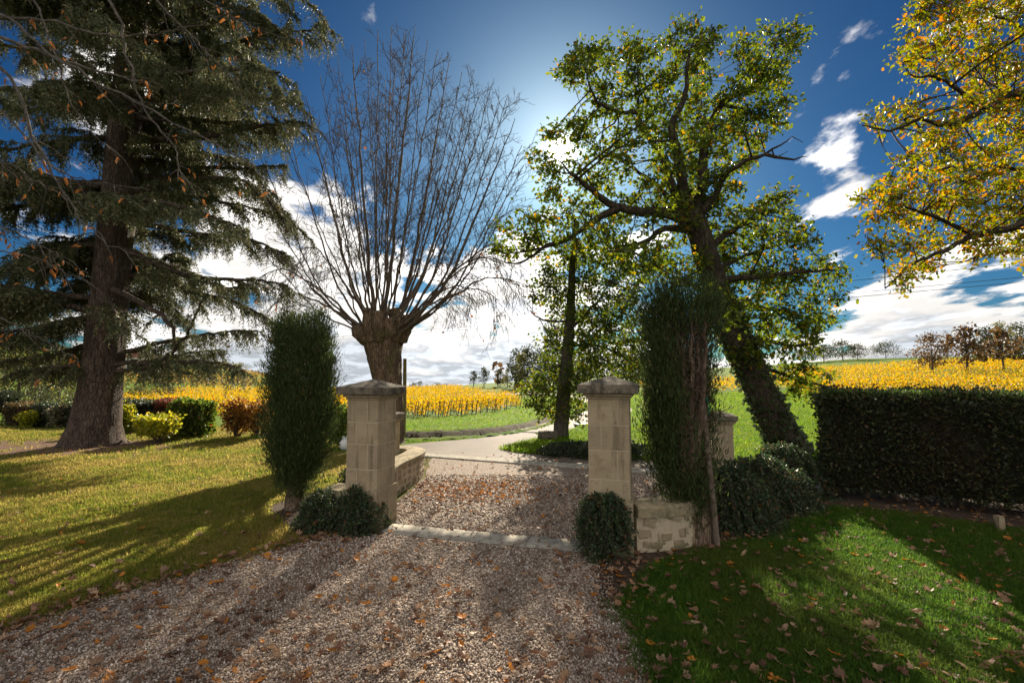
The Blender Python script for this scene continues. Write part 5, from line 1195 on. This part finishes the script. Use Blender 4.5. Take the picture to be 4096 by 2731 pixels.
FIELD = [P(150, 412, 33)[:2], P(225, 415, 30)[:2], P(300, 418, 31)[:2], e0, P(440, 416, 33)[:2], P(480, 411, 36)[:2], e1, P(521, 395, 52)[:2], P(500, 391, 66)[:2], P(470, 389, 84)[:2], P(455, 387, 110)[:2], P(400, 389, 120)[:2], P(300, 387, 120)[:2], P(180, 392, 95)[:2], P(100, 400, 60)[:2]]
vp = vineyard(FIELD, (-.42, 1), 1.6, 1.15, 190, 'yellow leaved grape vine in the field beyond the road', 'grape vines in the field beyond the road', 'yellow vine rows receding across the field beyond the road', origin=e0, dens=52)
FIELD2 = [P(800, 400, 42)[:2], P(1100, 402, 34)[:2], P(1120, 388, 56)[:2], P(1024, 380, 58)[:2], P(850, 383, 62)[:2], P(790, 392, 58)[:2]]
vineyard(FIELD2, (1, .32), 1.6, 1.15, 110, 'yellow leaved grape vine in the rows seen above the dark hedge', 'grape vines seen above the dark hedge', 'yellow vine rows filling the field above the dark hedge', origin=P(900, 396, 42)[:2], dens=54)
FIELD3 = [P(800, 380, 66)[:2], P(1150, 372, 62)[:2], P(1150, 364, 108)[:2], P(1000, 366, 106)[:2], P(905, 368, 97)[:2], P(790, 370, 94)[:2]]
vineyard(FIELD3, (1, .2), 1.8, 1.3, 0, '', '', 'upper vineyard strip on the slope below the trees', origin=P(900, 372, 80)[:2], dens=60, lsz=.15)
FIELD4 = [P(640, 397, 60)[:2], P(720, 397, 52)[:2], P(830, 396, 52)[:2], P(830, 388, 75)[:2], P(640, 389, 80)[:2]]
vineyard(FIELD4, (1, .1), 1.7, 1.3, 0, '', '', 'yellow vine rows behind the green field and leaning oak', origin=P(700, 392, 60)[:2], dens=32, lsz=.18)
FIELD5 = [P(514, 389, 78)[:2], P(537, 388, 76)[:2], P(540, 386, 84)[:2], P(514, 386.5, 86)[:2]]
vineyard(FIELD5, (1, .1), 1.7, 1.3, 0, '', '', 'small patch of yellow vines below the dark wood', origin=P(520, 388, 80)[:2], dens=30, lsz=.2)
for k, (poly, lab) in enumerate((([P(200, 385, 230), P(265, 381, 200), P(270, 377, 260), P(215, 376, 290)], 'golden vineyard on the distant left hillside'), ([P(60, 397, 110), P(215, 395, 110), P(262, 392, 140), P(262, 388, 180), P(150, 386, 180), P(60, 388, 160)], 'orange vineyard strip on the valley floor at left'),
                                 ([P(90, 372, 250), P(150, 376, 230), P(180, 380, 210), P(120, 384, 180), P(80, 380, 200)], 'golden vineyard below the wooded hill at left'))):
    vineyard([p[:2] for p in poly], (1, .35), 5.0, 3.0, 0, '', '', lab, origin=poly[0][:2], dens=90, lsz=.26, vm='vine_hazed')
# end stakes of the vine rows, leaning
edge = crom([(*P(300, 418, 30.6)[:2], 0), (*(e0 + [0, -.4]), 0), (*P(440, 416, 32.6)[:2], 0), (*P(480, 411, 35.4)[:2], 0), (*(e1 + [.3, -.4]), 0)], 44)
st_me = []
for k in range(3):
    T = Tubes(); ln = (.12, .2, .28)[k]; T.add(np.array([[0, 0, -.1], [ln * .5, 0, .6], [ln, 0, 1.2]]), [.03, .028, .026], 6); st_me.append(T.mesh('vine_stake', M['vine_wood']))
for i in sorted(rng.choice(44, 22, replace=False)):
    o = bpy.data.objects.new('vine_stake', st_me[i % 3]); COL.objects.link(o); o.location = (edge[i, 0], edge[i, 1], tz(edge[i, 0], edge[i, 1])); o.rotation_euler = (0, 0, rng.normal(0, .35)); tag(o, 'dark leaning stake at the near edge of the yellow vines', 'stake', 'stakes along the near edge of the vines')

# ------------------------------------------------------------------ far trees
def far_tree(label, u, vb, vt, wpx, D, m, n=420, name='distant_tree', group=None, bare=0.0, base_f=.22, lean=0):
    p = P(u, vb, D); gz = tz(p[0], p[1]); H = (vb - vt) / F * D; W_ = wpx / F * D; b = np.array([p[0], p[1], gz]); H = max(H, 1.0); H = max(H + (p[2] - gz), H * .6)
    t = thing(name, label, 'tree', b, group); T = Tubes(); T.add(crom([b + [0, 0, -.3], b + [lean * .3, 0, H * .3], b + [lean, 0, H * .75]], 8), np.linspace(H * .028, H * .008, 8), 6); tips = []
    for k in range(9 if bare == 0 else 16):
        a = rng.uniform(0, 6.28); z = H * rng.uniform(base_f, .6); s = b + np.array([0, 0, z]); e = b + np.array([math.cos(a) * W_ * .42, math.sin(a) * W_ * .42, z + H * rng.uniform(.15, .38)]); T.add(crom([s, (s + e) / 2 + [0, 0, -.03 * H], e], 5), np.linspace(H * .011, H * .004, 5), 4)
    obj('trunk', T.mesh('trunk', M['far_bark']), t)
    n = int(n * 2.1 * (1 - bare)); nc = max(10, n // 22); C = []
    for k in range(nc):
        a = rng.uniform(0, 6.28); f = rng.uniform(0, 1); z = base_f + (1 - base_f) * f; prof = max(0.0, math.sin(math.pi * min(1, .12 + .88 * f) ** .8)) ** .6
        r_ = W_ / 2 * prof * math.sqrt(rng.uniform(.05, 1)); c = b + np.array([math.cos(a) * r_, math.sin(a) * r_, H * z * .96]); C.append(c + rng.normal(0, 1, (n // nc, 3)) * np.array([.09, .09, .06]) * W_)
    C = np.concatenate(C); C[:, 2] = np.maximum(C[:, 2], gz + .1)
    sz = math.sqrt(W_ * H / max(n, 1)) * 1.75
    tag(obj('crown', leaf_mesh('crown', C, sz * rng.uniform(.6, 1.3, len(C)), rng.normal(0, 1, (len(C), 3)), T_WIDE, m), t), kind='stuff')
for a in (('slim dark tree on the horizon left of its taller neighbour', 473.5, 384, 370, 9, 110, M['far_dark']), ('taller dark tree on the horizon beside a slim one', 484, 384.5, 366, 11, 108, M['far_dark']),
          ('dark bush like tree left of the wood on the horizon', 500, 385, 370, 12, 100, M['far_dark']), ('small olive tree at the near edge of the wood', 507.5, 386, 368, 7, 96, M['far_olive'])): far_tree(*a)
far_tree('bare leafless tree on the horizon left of the wood', 498, 383, 362, 13, 106, M['far_brown'], bare=.975)
for u, vt, w_, D, m, lab in ((516, 351, 17, 92, 'far_dark', 'leftmost tall tree of the dark wood on the horizon'), (528, 348, 20, 90, 'far_dark', 'tallest tree of the dark wood left of the young oak'), (541, 350, 19, 94, 'far_dark', 'wood tree just left of the young oak crown'), (522, 354, 12, 86, 'far_olive', 'pale olive tree in front of the dark wood'),
                               (556, 346, 24, 95, 'far_dark', 'wood tree right behind the trunk of the young oak'), (578, 350, 26, 92, 'far_dark', 'wood tree between the young oak trunk and right gate pillar'), (602, 352, 26, 96, 'far_dark', 'dark wood tree seen directly above the right pillar cap'), (626, 350, 26, 94, 'far_dark', 'dark wood tree just right of the right pillar cap'),
                               (648, 352, 26, 98, 'far_dark', 'dark wood tree half hidden by the left side of the right cypress'), (672, 356, 26, 98, 'far_dark', 'dark wood tree hidden behind the right cypress')):
    far_tree(lab, u, 386, vt - 2, w_ * 1.5, D, M[m], 620, group='trees of the wood beyond the field', base_f=.05)
for k, (u, vb, vt, w_) in enumerate(((412, 388, 382.5, 9), (419, 388, 381, 8), (427, 388, 384, 7), (436, 388, 382.5, 11), (445, 388, 383.5, 9), (455, 387.5, 385.5, 4), (352, 389.5, 384.5, 6))): far_tree('small bushy tree on the horizon beyond the yellow field', u, vb, vt, w_, 165, M['far_dark'], 160, group='small trees on the horizon beyond the vines', base_f=.0)
far_tree('broad crowned tree alone on the green hill crest', 886, 358.5, 342.5, 28, 138, M['far_dark'], 1150, base_f=.28)
for u, vt, w_, lab in ((858, 343, 20, 'rounded tree at the right end of the crest group'), (843, 340, 26, 'largest tree of the crest group behind the oak'), (824, 344, 24, 'tree of the crest group partly hidden by the oak'), (806, 343, 22, 'leftmost tree of the crest group behind the oak')): far_tree(lab, u, 361, vt, w_, 134, M['far_dark'], 900, base_f=.2)
far_tree('round brown autumn tree with a forked trunk above the vines', 933, 376.5, 333, 34, 64, M['far_brown'], 900, base_f=.25)
far_tree('thin reddish autumn tree between two fuller brown ones', 968, 376, 326, 38, 65, M['far_brown'], 520, bare=.3, base_f=.28)
far_tree('sparse brown tree near the right edge above the vines', 1004, 375, 331, 36, 66, M['far_brown'], 420, bare=.5, base_f=.3)
for u, vt, w_, m, lab in ((985, 326, 26, 'far_dark', 'leftmost dark tree of the wood behind the brown trees'), (1002, 322, 28, 'far_olive', 'olive tree of the wood behind the sparse brown tree'), (1020, 323, 30, 'far_dark', 'dark tree of the wood cut by the right picture edge'), (1042, 320, 34, 'far_dark', 'dark wood tree past the right picture edge'), (1070, 318, 36, 'far_olive', 'olive wood tree farthest right past the picture edge')): far_tree(lab, u, 366, vt, w_, 98, M[m], 700, group='wood behind the brown trees', base_f=.05)
# left: trees beyond the clipped hedges and the wooded hill
for u, vb, vt, w_, D, m, lab in ((18, 404, 340, 46, 40, 'far_olive', 'yellow green tree behind the farthest left hedge block'), (58, 404, 356, 40, 46, 'far_olive', 'olive tree behind the left hedges under the cedar branches'), (92, 403, 362, 34, 52, 'far_olive', 'olive tree seen just left of the cedar trunk'), (-30, 404, 335, 60, 42, 'far_olive', 'tree beyond the hedge at the left border'),
                                 (40, 404, 385, 30, 37, 'far_dark', 'low dark bush above the left hedges'), (78, 404, 388, 26, 38, 'far_dark', 'low dark bush left of the cedar trunk above the hedge'), (163, 399, 378, 22, 62, 'far_dark', 'rounded dark bush above the red leaved hedge'), (112, 402, 370, 26, 60, 'far_olive', 'olive tree hidden behind the cedar trunk'), (140, 400, 376, 20, 58, 'far_olive', 'olive tree right of the cedar trunk beyond the hedge')):
    far_tree(lab, u, vb, vt, w_, D, M[m], 620, base_f=.08)
for k in range(34):
    u = rng.uniform(150, 262); D = rng.uniform(120, 150); far_tree('small hedgerow bush along the edge of the left valley vineyard', u, 394.5, 390.5 - rng.uniform(0, 2.5), rng.uniform(4, 9), D, M[['far_olive', 'far_brown', 'far_dark'][k % 3]], 90, group='hedgerow bushes in the left valley', base_f=.0)
for k in range(46):
    u = rng.uniform(-30, 240); hgt = np.interp(u, [-30, 60, 150, 240], [346, 350, 360, 371]); far_tree('tree of the wooded hill on the left horizon', u, hgt + rng.uniform(4, 12), hgt - rng.uniform(0, 4), rng.uniform(12, 22), rng.uniform(235, 275), M[['far_dark', 'far_olive', 'far_dark'][k % 3]], 130, group='trees of the wooded hill on the left', base_f=.0)
for k in range(12):
    u = 246 + k * 5.5 + rng.uniform(-1, 1); far_tree('tiny dark conifer on the far left ridge', u, 377 + k * .75, 372.5 + k * .8, 3.6, 262, M['far_dark'], 50, group='conifers on the far left ridge', base_f=.0)

# far houses in the left valley
M['wall_white'] = plain('white_render', (0.62, 0.60, 0.56), (0.52, 0.50, 0.46), 2); M['roof_tile'] = plain('roof_tiles', (0.28, 0.11, 0.07), (0.20, 0.08, 0.05), 2); M['pane'] = plain('dark_pane', (0.03, 0.035, 0.04), (0.02, 0.02, 0.025), 2, .2)
for u, D, w_, h, lab in ((148, 150, 7, 2.6, 'long low white house in the valley behind the cedar'), (139, 158, 6, 4.6, 'reddish roofed house just right of the cedar trunk')):
    p = P(u, 388, D); gz = tz(p[0], p[1]); gz = max(gz, p[2] - .5); t = thing('farmhouse', lab, 'house', (p[0], p[1], gz), None, .15)
    obj('wall', block_mesh(-w_ / 2, w_ / 2, -2.5, 2.5, -1.5, h, M['wall_white'], 0), t, True)
    bm = bmesh.new(); vs = [bm.verts.new(c) for c in ((-w_ / 2 - .3, -2.9, h), (w_ / 2 + .3, -2.9, h), (w_ / 2 + .3, 2.9, h), (-w_ / 2 - .3, 2.9, h), (-w_ / 2 - .3, 0, h + 1.6), (w_ / 2 + .3, 0, h + 1.6))]
    for f in ((0, 1, 5, 4), (2, 3, 4, 5), (1, 2, 5), (3, 0, 4), (3, 2, 1, 0)): bm.faces.new([vs[i] for i in f])
    obj('roof', bm_mesh(bm, 'roof', M['roof_tile']), t, True)
    for x in np.linspace(-w_ / 2 + 1, w_ / 2 - 1, 4): obj('window', block_mesh(x - .4, x + .4, -2.54, -2.46, .8, 2.0, M['pane'], 0), t, True)

# ------------------------------------------------------------------ grass, pebbles, fallen leaves
def instancer(name, pts, rot, scl, src, kind='stuff', label=None):
    """one stuff object: geometry-node instances of the source meshes on its points"""
    me = bpy.data.meshes.new(name); me.vertices.add(len(pts)); me.vertices.foreach_set('co', np.asarray(pts, np.float32).ravel())
    a = me.attributes.new('rot', 'FLOAT_VECTOR', 'POINT'); a.data.foreach_set('vector', np.asarray(rot, np.float32).ravel())
    a = me.attributes.new('scl', 'FLOAT_VECTOR', 'POINT'); a.data.foreach_set('vector', np.asarray(scl, np.float32).ravel())
    a = me.attributes.new('pick', 'INT', 'POINT'); a.data.foreach_set('value', rng.integers(0, len(src), len(pts)).astype(np.int32))
    o = bpy.data.objects.new(name, me); COL.objects.link(o); tag(o, label, None, None, kind)
    ng = bpy.data.node_groups.new(name, 'GeometryNodeTree'); ng.interface.new_socket('Geometry', in_out='INPUT', socket_type='NodeSocketGeometry'); ng.interface.new_socket('Geometry', in_out='OUTPUT', socket_type='NodeSocketGeometry')
    N = ng.nodes; Lk = ng.links; gi = N.new('NodeGroupInput'); go = N.new('NodeGroupOutput'); ip = N.new('GeometryNodeInstanceOnPoints')
    g2i = N.new('GeometryNodeGeometryToInstance')
    for m_ in reversed(src):
        so = bpy.data.objects.new(m_.name, m_); oi = N.new('GeometryNodeObjectInfo'); oi.inputs['Object'].default_value = so; Lk.new(oi.outputs['Geometry'], g2i.inputs[0])
    Lk.new(gi.outputs[0], ip.inputs['Points']); Lk.new(g2i.outputs[0], ip.inputs['Instance']); ip.inputs['Pick Instance'].default_value = True
    for nm, ty, sk in (('pick', 'INT', 'Instance Index'), ('rot', 'FLOAT_VECTOR', None), ('scl', 'FLOAT_VECTOR', 'Scale')):
        na = N.new('GeometryNodeInputNamedAttribute'); na.data_type = ty; na.inputs['Name'].default_value = nm
        out = [s for s in na.outputs if s.enabled and s.name == 'Attribute'][0]
        if sk: Lk.new(out, ip.inputs[sk])
        else:
            er = N.new('FunctionNodeEulerToRotation'); Lk.new(out, er.inputs[0]); Lk.new(er.outputs[0], ip.inputs['Rotation'])
    Lk.new(ip.outputs[0], go.inputs[0]); md = o.modifiers.new('scatter', 'NODES'); md.node_group = ng
    return o
def tuft(m, n, h, spread, lean):
    V, Lp, S = [], [], []; nv = 0
    for k in range(n):
        a = rng.uniform(0, 6.28); p = np.array([rng.normal(0, spread), rng.normal(0, spread), 0]); d = np.array([math.cos(a), math.sin(a), 0]); sd_ = np.array([-d[1], d[0], 0]); H = h * rng.uniform(.5, 1.2); l = lean * rng.uniform(.3, 1.3); w_ = rng.uniform(.0022, .004)
        V += [p - sd_ * w_, p + sd_ * w_, p + d * l * H * .4 + sd_ * w_ * .8 + np.array([0, 0, H * .6]), p + d * l * H * .4 - sd_ * w_ * .8 + np.array([0, 0, H * .6]), p + d * l * H + np.array([0, 0, H * (1 - .25 * l)])]
        Lp += [nv, nv + 1, nv + 2, nv + 3, nv + 3, nv + 2, nv + 4]; S += [len(Lp) - 7, len(Lp) - 3]; nv += 5
    return mesh_np('grass_tuft', V, Lp, S, m)
def sample(n, d0, d1, azr=50, pw=1.0):
    D = np.exp(rng.uniform(math.log(d0), math.log(d1), n)); a = np.radians(rng.uniform(-azr, azr, n)); a = np.arctan(np.tan(np.radians(azr)) * rng.uniform(-1, 1, n)); return np.stack([D * np.tan(a), D], 1)
soilR = [tuple(G(u, v)[:2]) for u, v in ((588, 574), (612, 612), (628, 590), (650, 566), (700, 549), (745, 539), (790, 523), (835, 507), (900, 513), (1010, 528), (1200, 552), (1190, 520), (860, 488), (800, 480), (700, 500), (640, 520))]
soilL = [tuple(G(u, v)[:2]) for u, v in ((268, 506), (285, 524), (312, 541), (345, 545), (384, 534), (380, 505), (340, 492), (300, 494))]
def lawn(name, m, n, d0, d1, test, h, label, lean=.7, gs=0.0):
    p = sample(n, d0, d1); jt = p + rng.normal(0, .06, p.shape) * (p[:, 1:2] < 5.4); ok = test(p) & ~in_poly(jt[:, 0], jt[:, 1], GRAVEL) & ~in_poly(p[:, 0], p[:, 1], ASPH) & ~in_poly(p[:, 0], p[:, 1], soilR) & ~in_poly(p[:, 0], p[:, 1], soilL)
    p = p[ok]; n = len(p); z = np.where(p[:, 1] > 13, terrain(p[:, 0], p[:, 1]), 0.0) - .002; s = rng.uniform(.6, 1.25, n) * np.clip(p[:, 1] / 6, .9, 2.2); hz_ = s * np.clip(1.0 / np.clip(p[:, 1] / 8, 1, 9) ** .6, .4, 1)
    print(name, n)
    return instancer(name, np.c_[p, z], np.c_[rng.normal(0, .12, n), rng.normal(0, .12, n), rng.uniform(0, 6.28, n)], np.c_[s, s, hz_], [tuft(m, 16, h, .03, lean) for _ in range(5)], 'stuff', label)
cedarC = np.array([-12.3, 13.2])
def t_left(p): 
    d = np.hypot((p[:, 0] - cedarC[0]) / 2.0, p[:, 1] - cedarC[1]); return (p[:, 0] < -.2) & (p[:, 1] < 19) & ~((p[:, 1] > 11.8) & (p[:, 0] > -4.6)) & ~((p[:, 0] > -2.6) & (p[:, 1] > 6.2)) & (rng.uniform(0, 1, len(p)) < np.clip((d - .9) / 1.6, .05, 1) * np.where(p[:, 1] > 6.5, .8, 1))
lawn('lawn_grass', M['grass_left'], 150000, 1.55, 19, t_left, .042, 'dry yellow green lawn grass on the left')
lawn('lawn_grass', M['grass_right'], 120000, 1.55, 8.5, lambda p: (p[:, 0] > .2) & ~((p[:, 1] > 5.75) & (p[:, 0] < 3.4)) & (((p - hA) @ hn) < .15), .055, 'green lawn grass on the right')
verge = [(-.30, 12.75), (.2, 12.2), (1.4, 11.6), (3, 11.2), (5.5, 10.7), (9, 10.4), (16, 10), (16, 19), (9, 19), (4, 19), (2.6, 17.9), (1.4, 15.6), (.35, 14.1)]
lawn('verge_grass', M['grass_verge'], 90000, 9.5, 19, lambda p: in_poly(p[:, 0], p[:, 1], verge), .07, 'bright green grass on the verge beyond the road')
def t_field(p):
    far = ~in_poly(p[:, 0], p[:, 1], FIELD) & ~in_poly(p[:, 0], p[:, 1], FIELD4)
    ln = crom([(*q, 0) for q in LANE], 120)[:, :2]; dl = np.min(np.linalg.norm(p[:, None] - ln[None], axis=2), axis=1)
    bk = crom([(*q, 0) for q in BANK], 60)[:, :2]; db = np.min(np.linalg.norm(p[:, None] - bk[None], axis=2), axis=1)
    return far & (dl > 1.45) & ~((db < .5)) & (p[:, 0] > -6.5) & ~in_poly(p[:, 0], p[:, 1], verge)
p_ = sample(70000, 14.2, 60, 40); ok = t_field(p_) & ~in_poly(p_[:, 0], p_[:, 1], ASPH); p_ = p_[ok]; n = len(p_); print('field grass', n)
bk = crom([(*q, 0) for q in BANK], 90)[:, :2]; db = np.linalg.norm(p_[:, None] - bk[None], axis=2); lift = np.interp(db.min(1), [.3, .7, 1.4, 2.6], [.17, .16, .12, .05]) * (db.min(1) < 2.6) * (p_[:, 1] > np.interp(p_[:, 0], bk[:, 0], bk[:, 1]))
s = rng.uniform(.8, 1.3, n) * p_[:, 1] / 9
instancer('field_grass', np.c_[p_, terrain(p_[:, 0], p_[:, 1]) + lift - .005], np.c_[rng.normal(0, .12, n), rng.normal(0, .12, n), rng.uniform(0, 6.28, n)], np.c_[s, s, s * .45], [tuft(M['grass_verge'], 16, .07, .035, .7) for _ in range(5)], 'stuff', 'bright green grass of the fields beyond the road')
def t_bank(p): return (p[:, 0] > -6) & (p[:, 0] < 1.2) & (p[:, 1] > 13.8)
# gravel stones
def pebble(k):
    bm = bmesh.new(); bmesh.ops.create_icosphere(bm, subdivisions=1, radius=1)
    for v in bm.verts: v.co *= rng.uniform(.82, 1.12)
    return bm_mesh(bm, 'pebble', M['pebble'], True)
p = sample(225000, 1.55, 9.5); jt = p + rng.normal(0, .07, p.shape) * (p[:, 1:2] < 5.4); p = p[in_poly(jt[:, 0], jt[:, 1], GRAVEL)]; 
gl = (p - A[:2]) @ np.array([-math.sin(TH), math.cos(TH)]); p = p[~((gl > -.02) & (gl < .36) & (rng.uniform(0, 1, len(p)) > .03))]
wear = np.sin(p[:, 0] * 2.1 + .7 * np.sin(p[:, 1] * .9)) * .5 + np.sin(p[:, 0] * 5.3 - p[:, 1] * 3.1) * .3 + np.sin(p[:, 1] * 7.7 + p[:, 0] * 4.1) * .2; p = p[rng.uniform(0, 1, len(p)) < .80 + .42 * wear]
n = len(p); s = rng.uniform(.004, .0092, n) * np.clip(p[:, 1] / 4, 1, 1.8); print('pebbles', n)
gl = (p - A[:2]) @ np.array([-math.sin(TH), math.cos(TH)])
zp = np.where((gl > -.02) & (gl < .36), .04, .011)
instancer('gravel', np.c_[p, zp + s * .25], rng.uniform(0, 6.28, (n, 3)), np.c_[s * rng.uniform(.8, 1.5, n), s, s * rng.uniform(.6, .9, n)], [pebble(k) for k in range(6)], 'stuff', 'loose beige gravel stones of the drive')
# fallen leaves
def fallen(m, k):
    prof = [(0, -.45), (.10, -.18), (.37, -.22), (.31, -.03), (.47, .12), (.31, .20), (.29, .40), (.14, .40), (0, .58)]
    pts = prof + [(-x, y) for x, y in prof[-2:0:-1]]; c1, c2 = rng.uniform(.3, 2.4), rng.uniform(-.6, 1.4); tw = rng.normal(0, .8)
    if k % 2: pts = [(x * rng.uniform(.5, .8), y * 1.05 + .06 * math.sin(x * 9)) for x, y in [(0, -.45), (.14, -.30), (.30, -.22), (.26, -.05), (.40, .10), (.28, .22), (.26, .40), (.12, .50), (0, .62), (-.12, .50), (-.26, .40), (-.28, .22), (-.40, .10), (-.26, -.05), (-.30, -.22), (-.14, -.30)]]
    def lift(x, y): return c1 * x * x * .9 + c2 * (y - .1) ** 2 * .6 + tw * x * y + rng.normal(0, .025)
    ring = [(x * rng.uniform(.88, 1.1), y * rng.uniform(.9, 1.1)) for x, y in pts]; V = [(x, y, lift(x, y)) for x, y in ring] + [(0, -.2, .0), (0, .1, 0), (0, .35, lift(0, .35))]; n = len(ring)
    mid = [n, n, n, n, n + 1, n + 1, n + 2, n + 2, n + 2, n + 2, n + 2, n + 1, n + 1, n, n, n][:n]; Lp, S = [], []
    for i in range(n):
        j = (i + 1) % n; a, b_ = mid[i], mid[j]; f = [i, j, b_] if a == b_ else [i, j, b_, a]; S.append(len(Lp)); Lp += f
    V = np.array(V, float); V[:, 2] -= V[:, 2].min(); V[:, 0] *= rng.uniform(.75, 1.05)
    st = len(V); V = np.vstack([V, [(-.012, -.45, .03), (.012, -.45, .03), (.05, -.8, .06), (.035, -.8, .05)]]); S.append(len(Lp)); Lp += [st, st + 1, st + 2, st + 3]
    return mesh_np('fallen_leaf', V, Lp, S, m)
FM = {c: [fallen(M['dead_' + c], k) for k in range(6)] for c in ('brown', 'tan', 'dark', 'orange', 'yellow')}
def place_leaf(x, y, z, colr, surf):
    o = bpy.data.objects.new('fallen_leaf', FM[colr][rng.integers(6)]); COL.objects.link(o); s = rng.uniform(.06, .115); o.scale = (s, s, s); o.location = (x, y, z); o.rotation_euler = (rng.normal(0, .22), rng.normal(0, .22), rng.uniform(0, 6.28))
    word = {'brown': 'dry brown', 'tan': 'pale tan', 'dark': 'dark curled', 'orange': 'bright orange', 'yellow': 'bright yellow'}[colr]
    tag(o, f'{word} fallen leaf lying on the {surf}', 'leaf', f'{word} leaves on the {surf}')
cols = ['brown', 'tan', 'dark', 'orange', 'yellow']
def pick(pr): return cols[rng.choice(5, p=pr)]
p = sample(5200, 1.6, 6.5); inG = in_poly(p[:, 0], p[:, 1], GRAVEL); L_ = (p[:, 0] < 0) & ~inG; Rr = (p[:, 0] > 0) & ~inG
hd = (p - hA) @ hn
order = np.argsort(p[:, 1]); cnt = {'g': 0, 'l': 0, 'r': 0}
for i in order:
    x, y = p[i]
    if abs(x) > y * 1.12: continue
    if inG[i] and y < 4.8 and cnt['g'] < 130 and rng.random() < .30: place_leaf(x, y, .022, pick([.48, .22, .22, .06, .02]), 'gravel drive'); cnt['g'] += 1
    elif Rr[i] and hd[i] < .2 and y < 5.2 and cnt['r'] < 145 and rng.random() < .33: place_leaf(x, y, .03, pick([.40, .32, .12, .12, .04]), 'green right lawn'); cnt['r'] += 1
    elif L_[i] and y < 6 and cnt['l'] < 25 and rng.random() < .05: place_leaf(x, y, .035, pick([.3, .4, .05, .15, .1]), 'dry left lawn'); cnt['l'] += 1
# the remaining litter: heaps and drifts too many to count
pts = []
q_ = sample(9000, 1.7, 9.5); pts.append(q_[in_poly(q_[:, 0], q_[:, 1], GRAVEL)][:2500])
c_ = G(470, 492)[:2]; q_ = c_ + rng.normal(0, 1, (520, 2)) * [.75, .55]; pts.append(q_[in_poly(q_[:, 0], q_[:, 1], GRAVEL)])
q_ = sample(6000, 1.8, 7.5); pts.append(q_[((q_[:, 0] > .3) & ~in_poly(q_[:, 0], q_[:, 1], GRAVEL) & (((q_ - hA) @ hn) < .3))][:1250])
q_ = sample(30000, 4.2, 7.6); pts.append(q_[in_poly(q_[:, 0], q_[:, 1], soilR)][:420]); q_ = sample(30000, 5, 7); pts.append(q_[in_poly(q_[:, 0], q_[:, 1], soilL)][:90])
q_ = sample(4000, 3, 14); pts.append(q_[(q_[:, 0] < -1) & ~in_poly(q_[:, 0], q_[:, 1], GRAVEL)][:260])
eL = crom([(*G(u, v)[:2], 0) for u, v in ((-20, 640), (100, 598), (200, 570), (300, 543), (345, 531))], 200)[:, :2]; pts.append(eL[rng.integers(0, 200, 260)] + rng.normal(0, .10, (260, 2)))
q_ = np.stack([rng.uniform(-1.5, 3, 90), rng.uniform(11.0, 12.4, 90)], 1); pts.append(q_[~in_poly(q_[:, 0], q_[:, 1], ASPH)])
q_ = np.stack([rng.uniform(-2, 4, 150), rng.uniform(9.5, 12.2, 150)], 1); pts.append(q_)
p = np.concatenate(pts); n = len(p); s = rng.uniform(.04, .10, n); ing = in_poly(p[:, 0], p[:, 1], GRAVEL) | in_poly(p[:, 0], p[:, 1], soilR) | in_poly(p[:, 0], p[:, 1], soilL)
src = []
for c_, k in (('brown', 6), ('tan', 4), ('dark', 4), ('orange', 2)): src += FM[c_][:k]
instancer('fallen_leaves', np.c_[p, np.where(in_poly(p[:, 0], p[:, 1], ASPH), .014, np.where(ing, .02, .035))], np.c_[rng.normal(0, .3, n), rng.normal(0, .3, n), rng.uniform(0, 6.28, n)], np.c_[s, s, s], src, 'stuff', 'litter of small dry leaves scattered over drive and lawns')
# orange drift in the sun behind the gateway
c_ = G(470, 490)[:2]; q_ = c_ + rng.normal(0, 1, (300, 2)) * [.6, .5]; q_ = q_[in_poly(q_[:, 0], q_[:, 1], GRAVEL)]; n = len(q_); s = rng.uniform(.04, .075, n)
instancer('leaf_drift', np.c_[q_, np.full(n, .025)], np.c_[rng.normal(0, .45, n), rng.normal(0, .45, n), rng.uniform(0, 6.28, n)], np.c_[s, s, s], FM['orange'] + FM['brown'][:3], 'stuff', 'orange leaf drift on the sunny gravel behind the gateway')
print('tris', sum(len(m_.loop_triangles) if not m_.calc_loop_triangles() else 0 for m_ in bpy.data.meshes if m_.users))
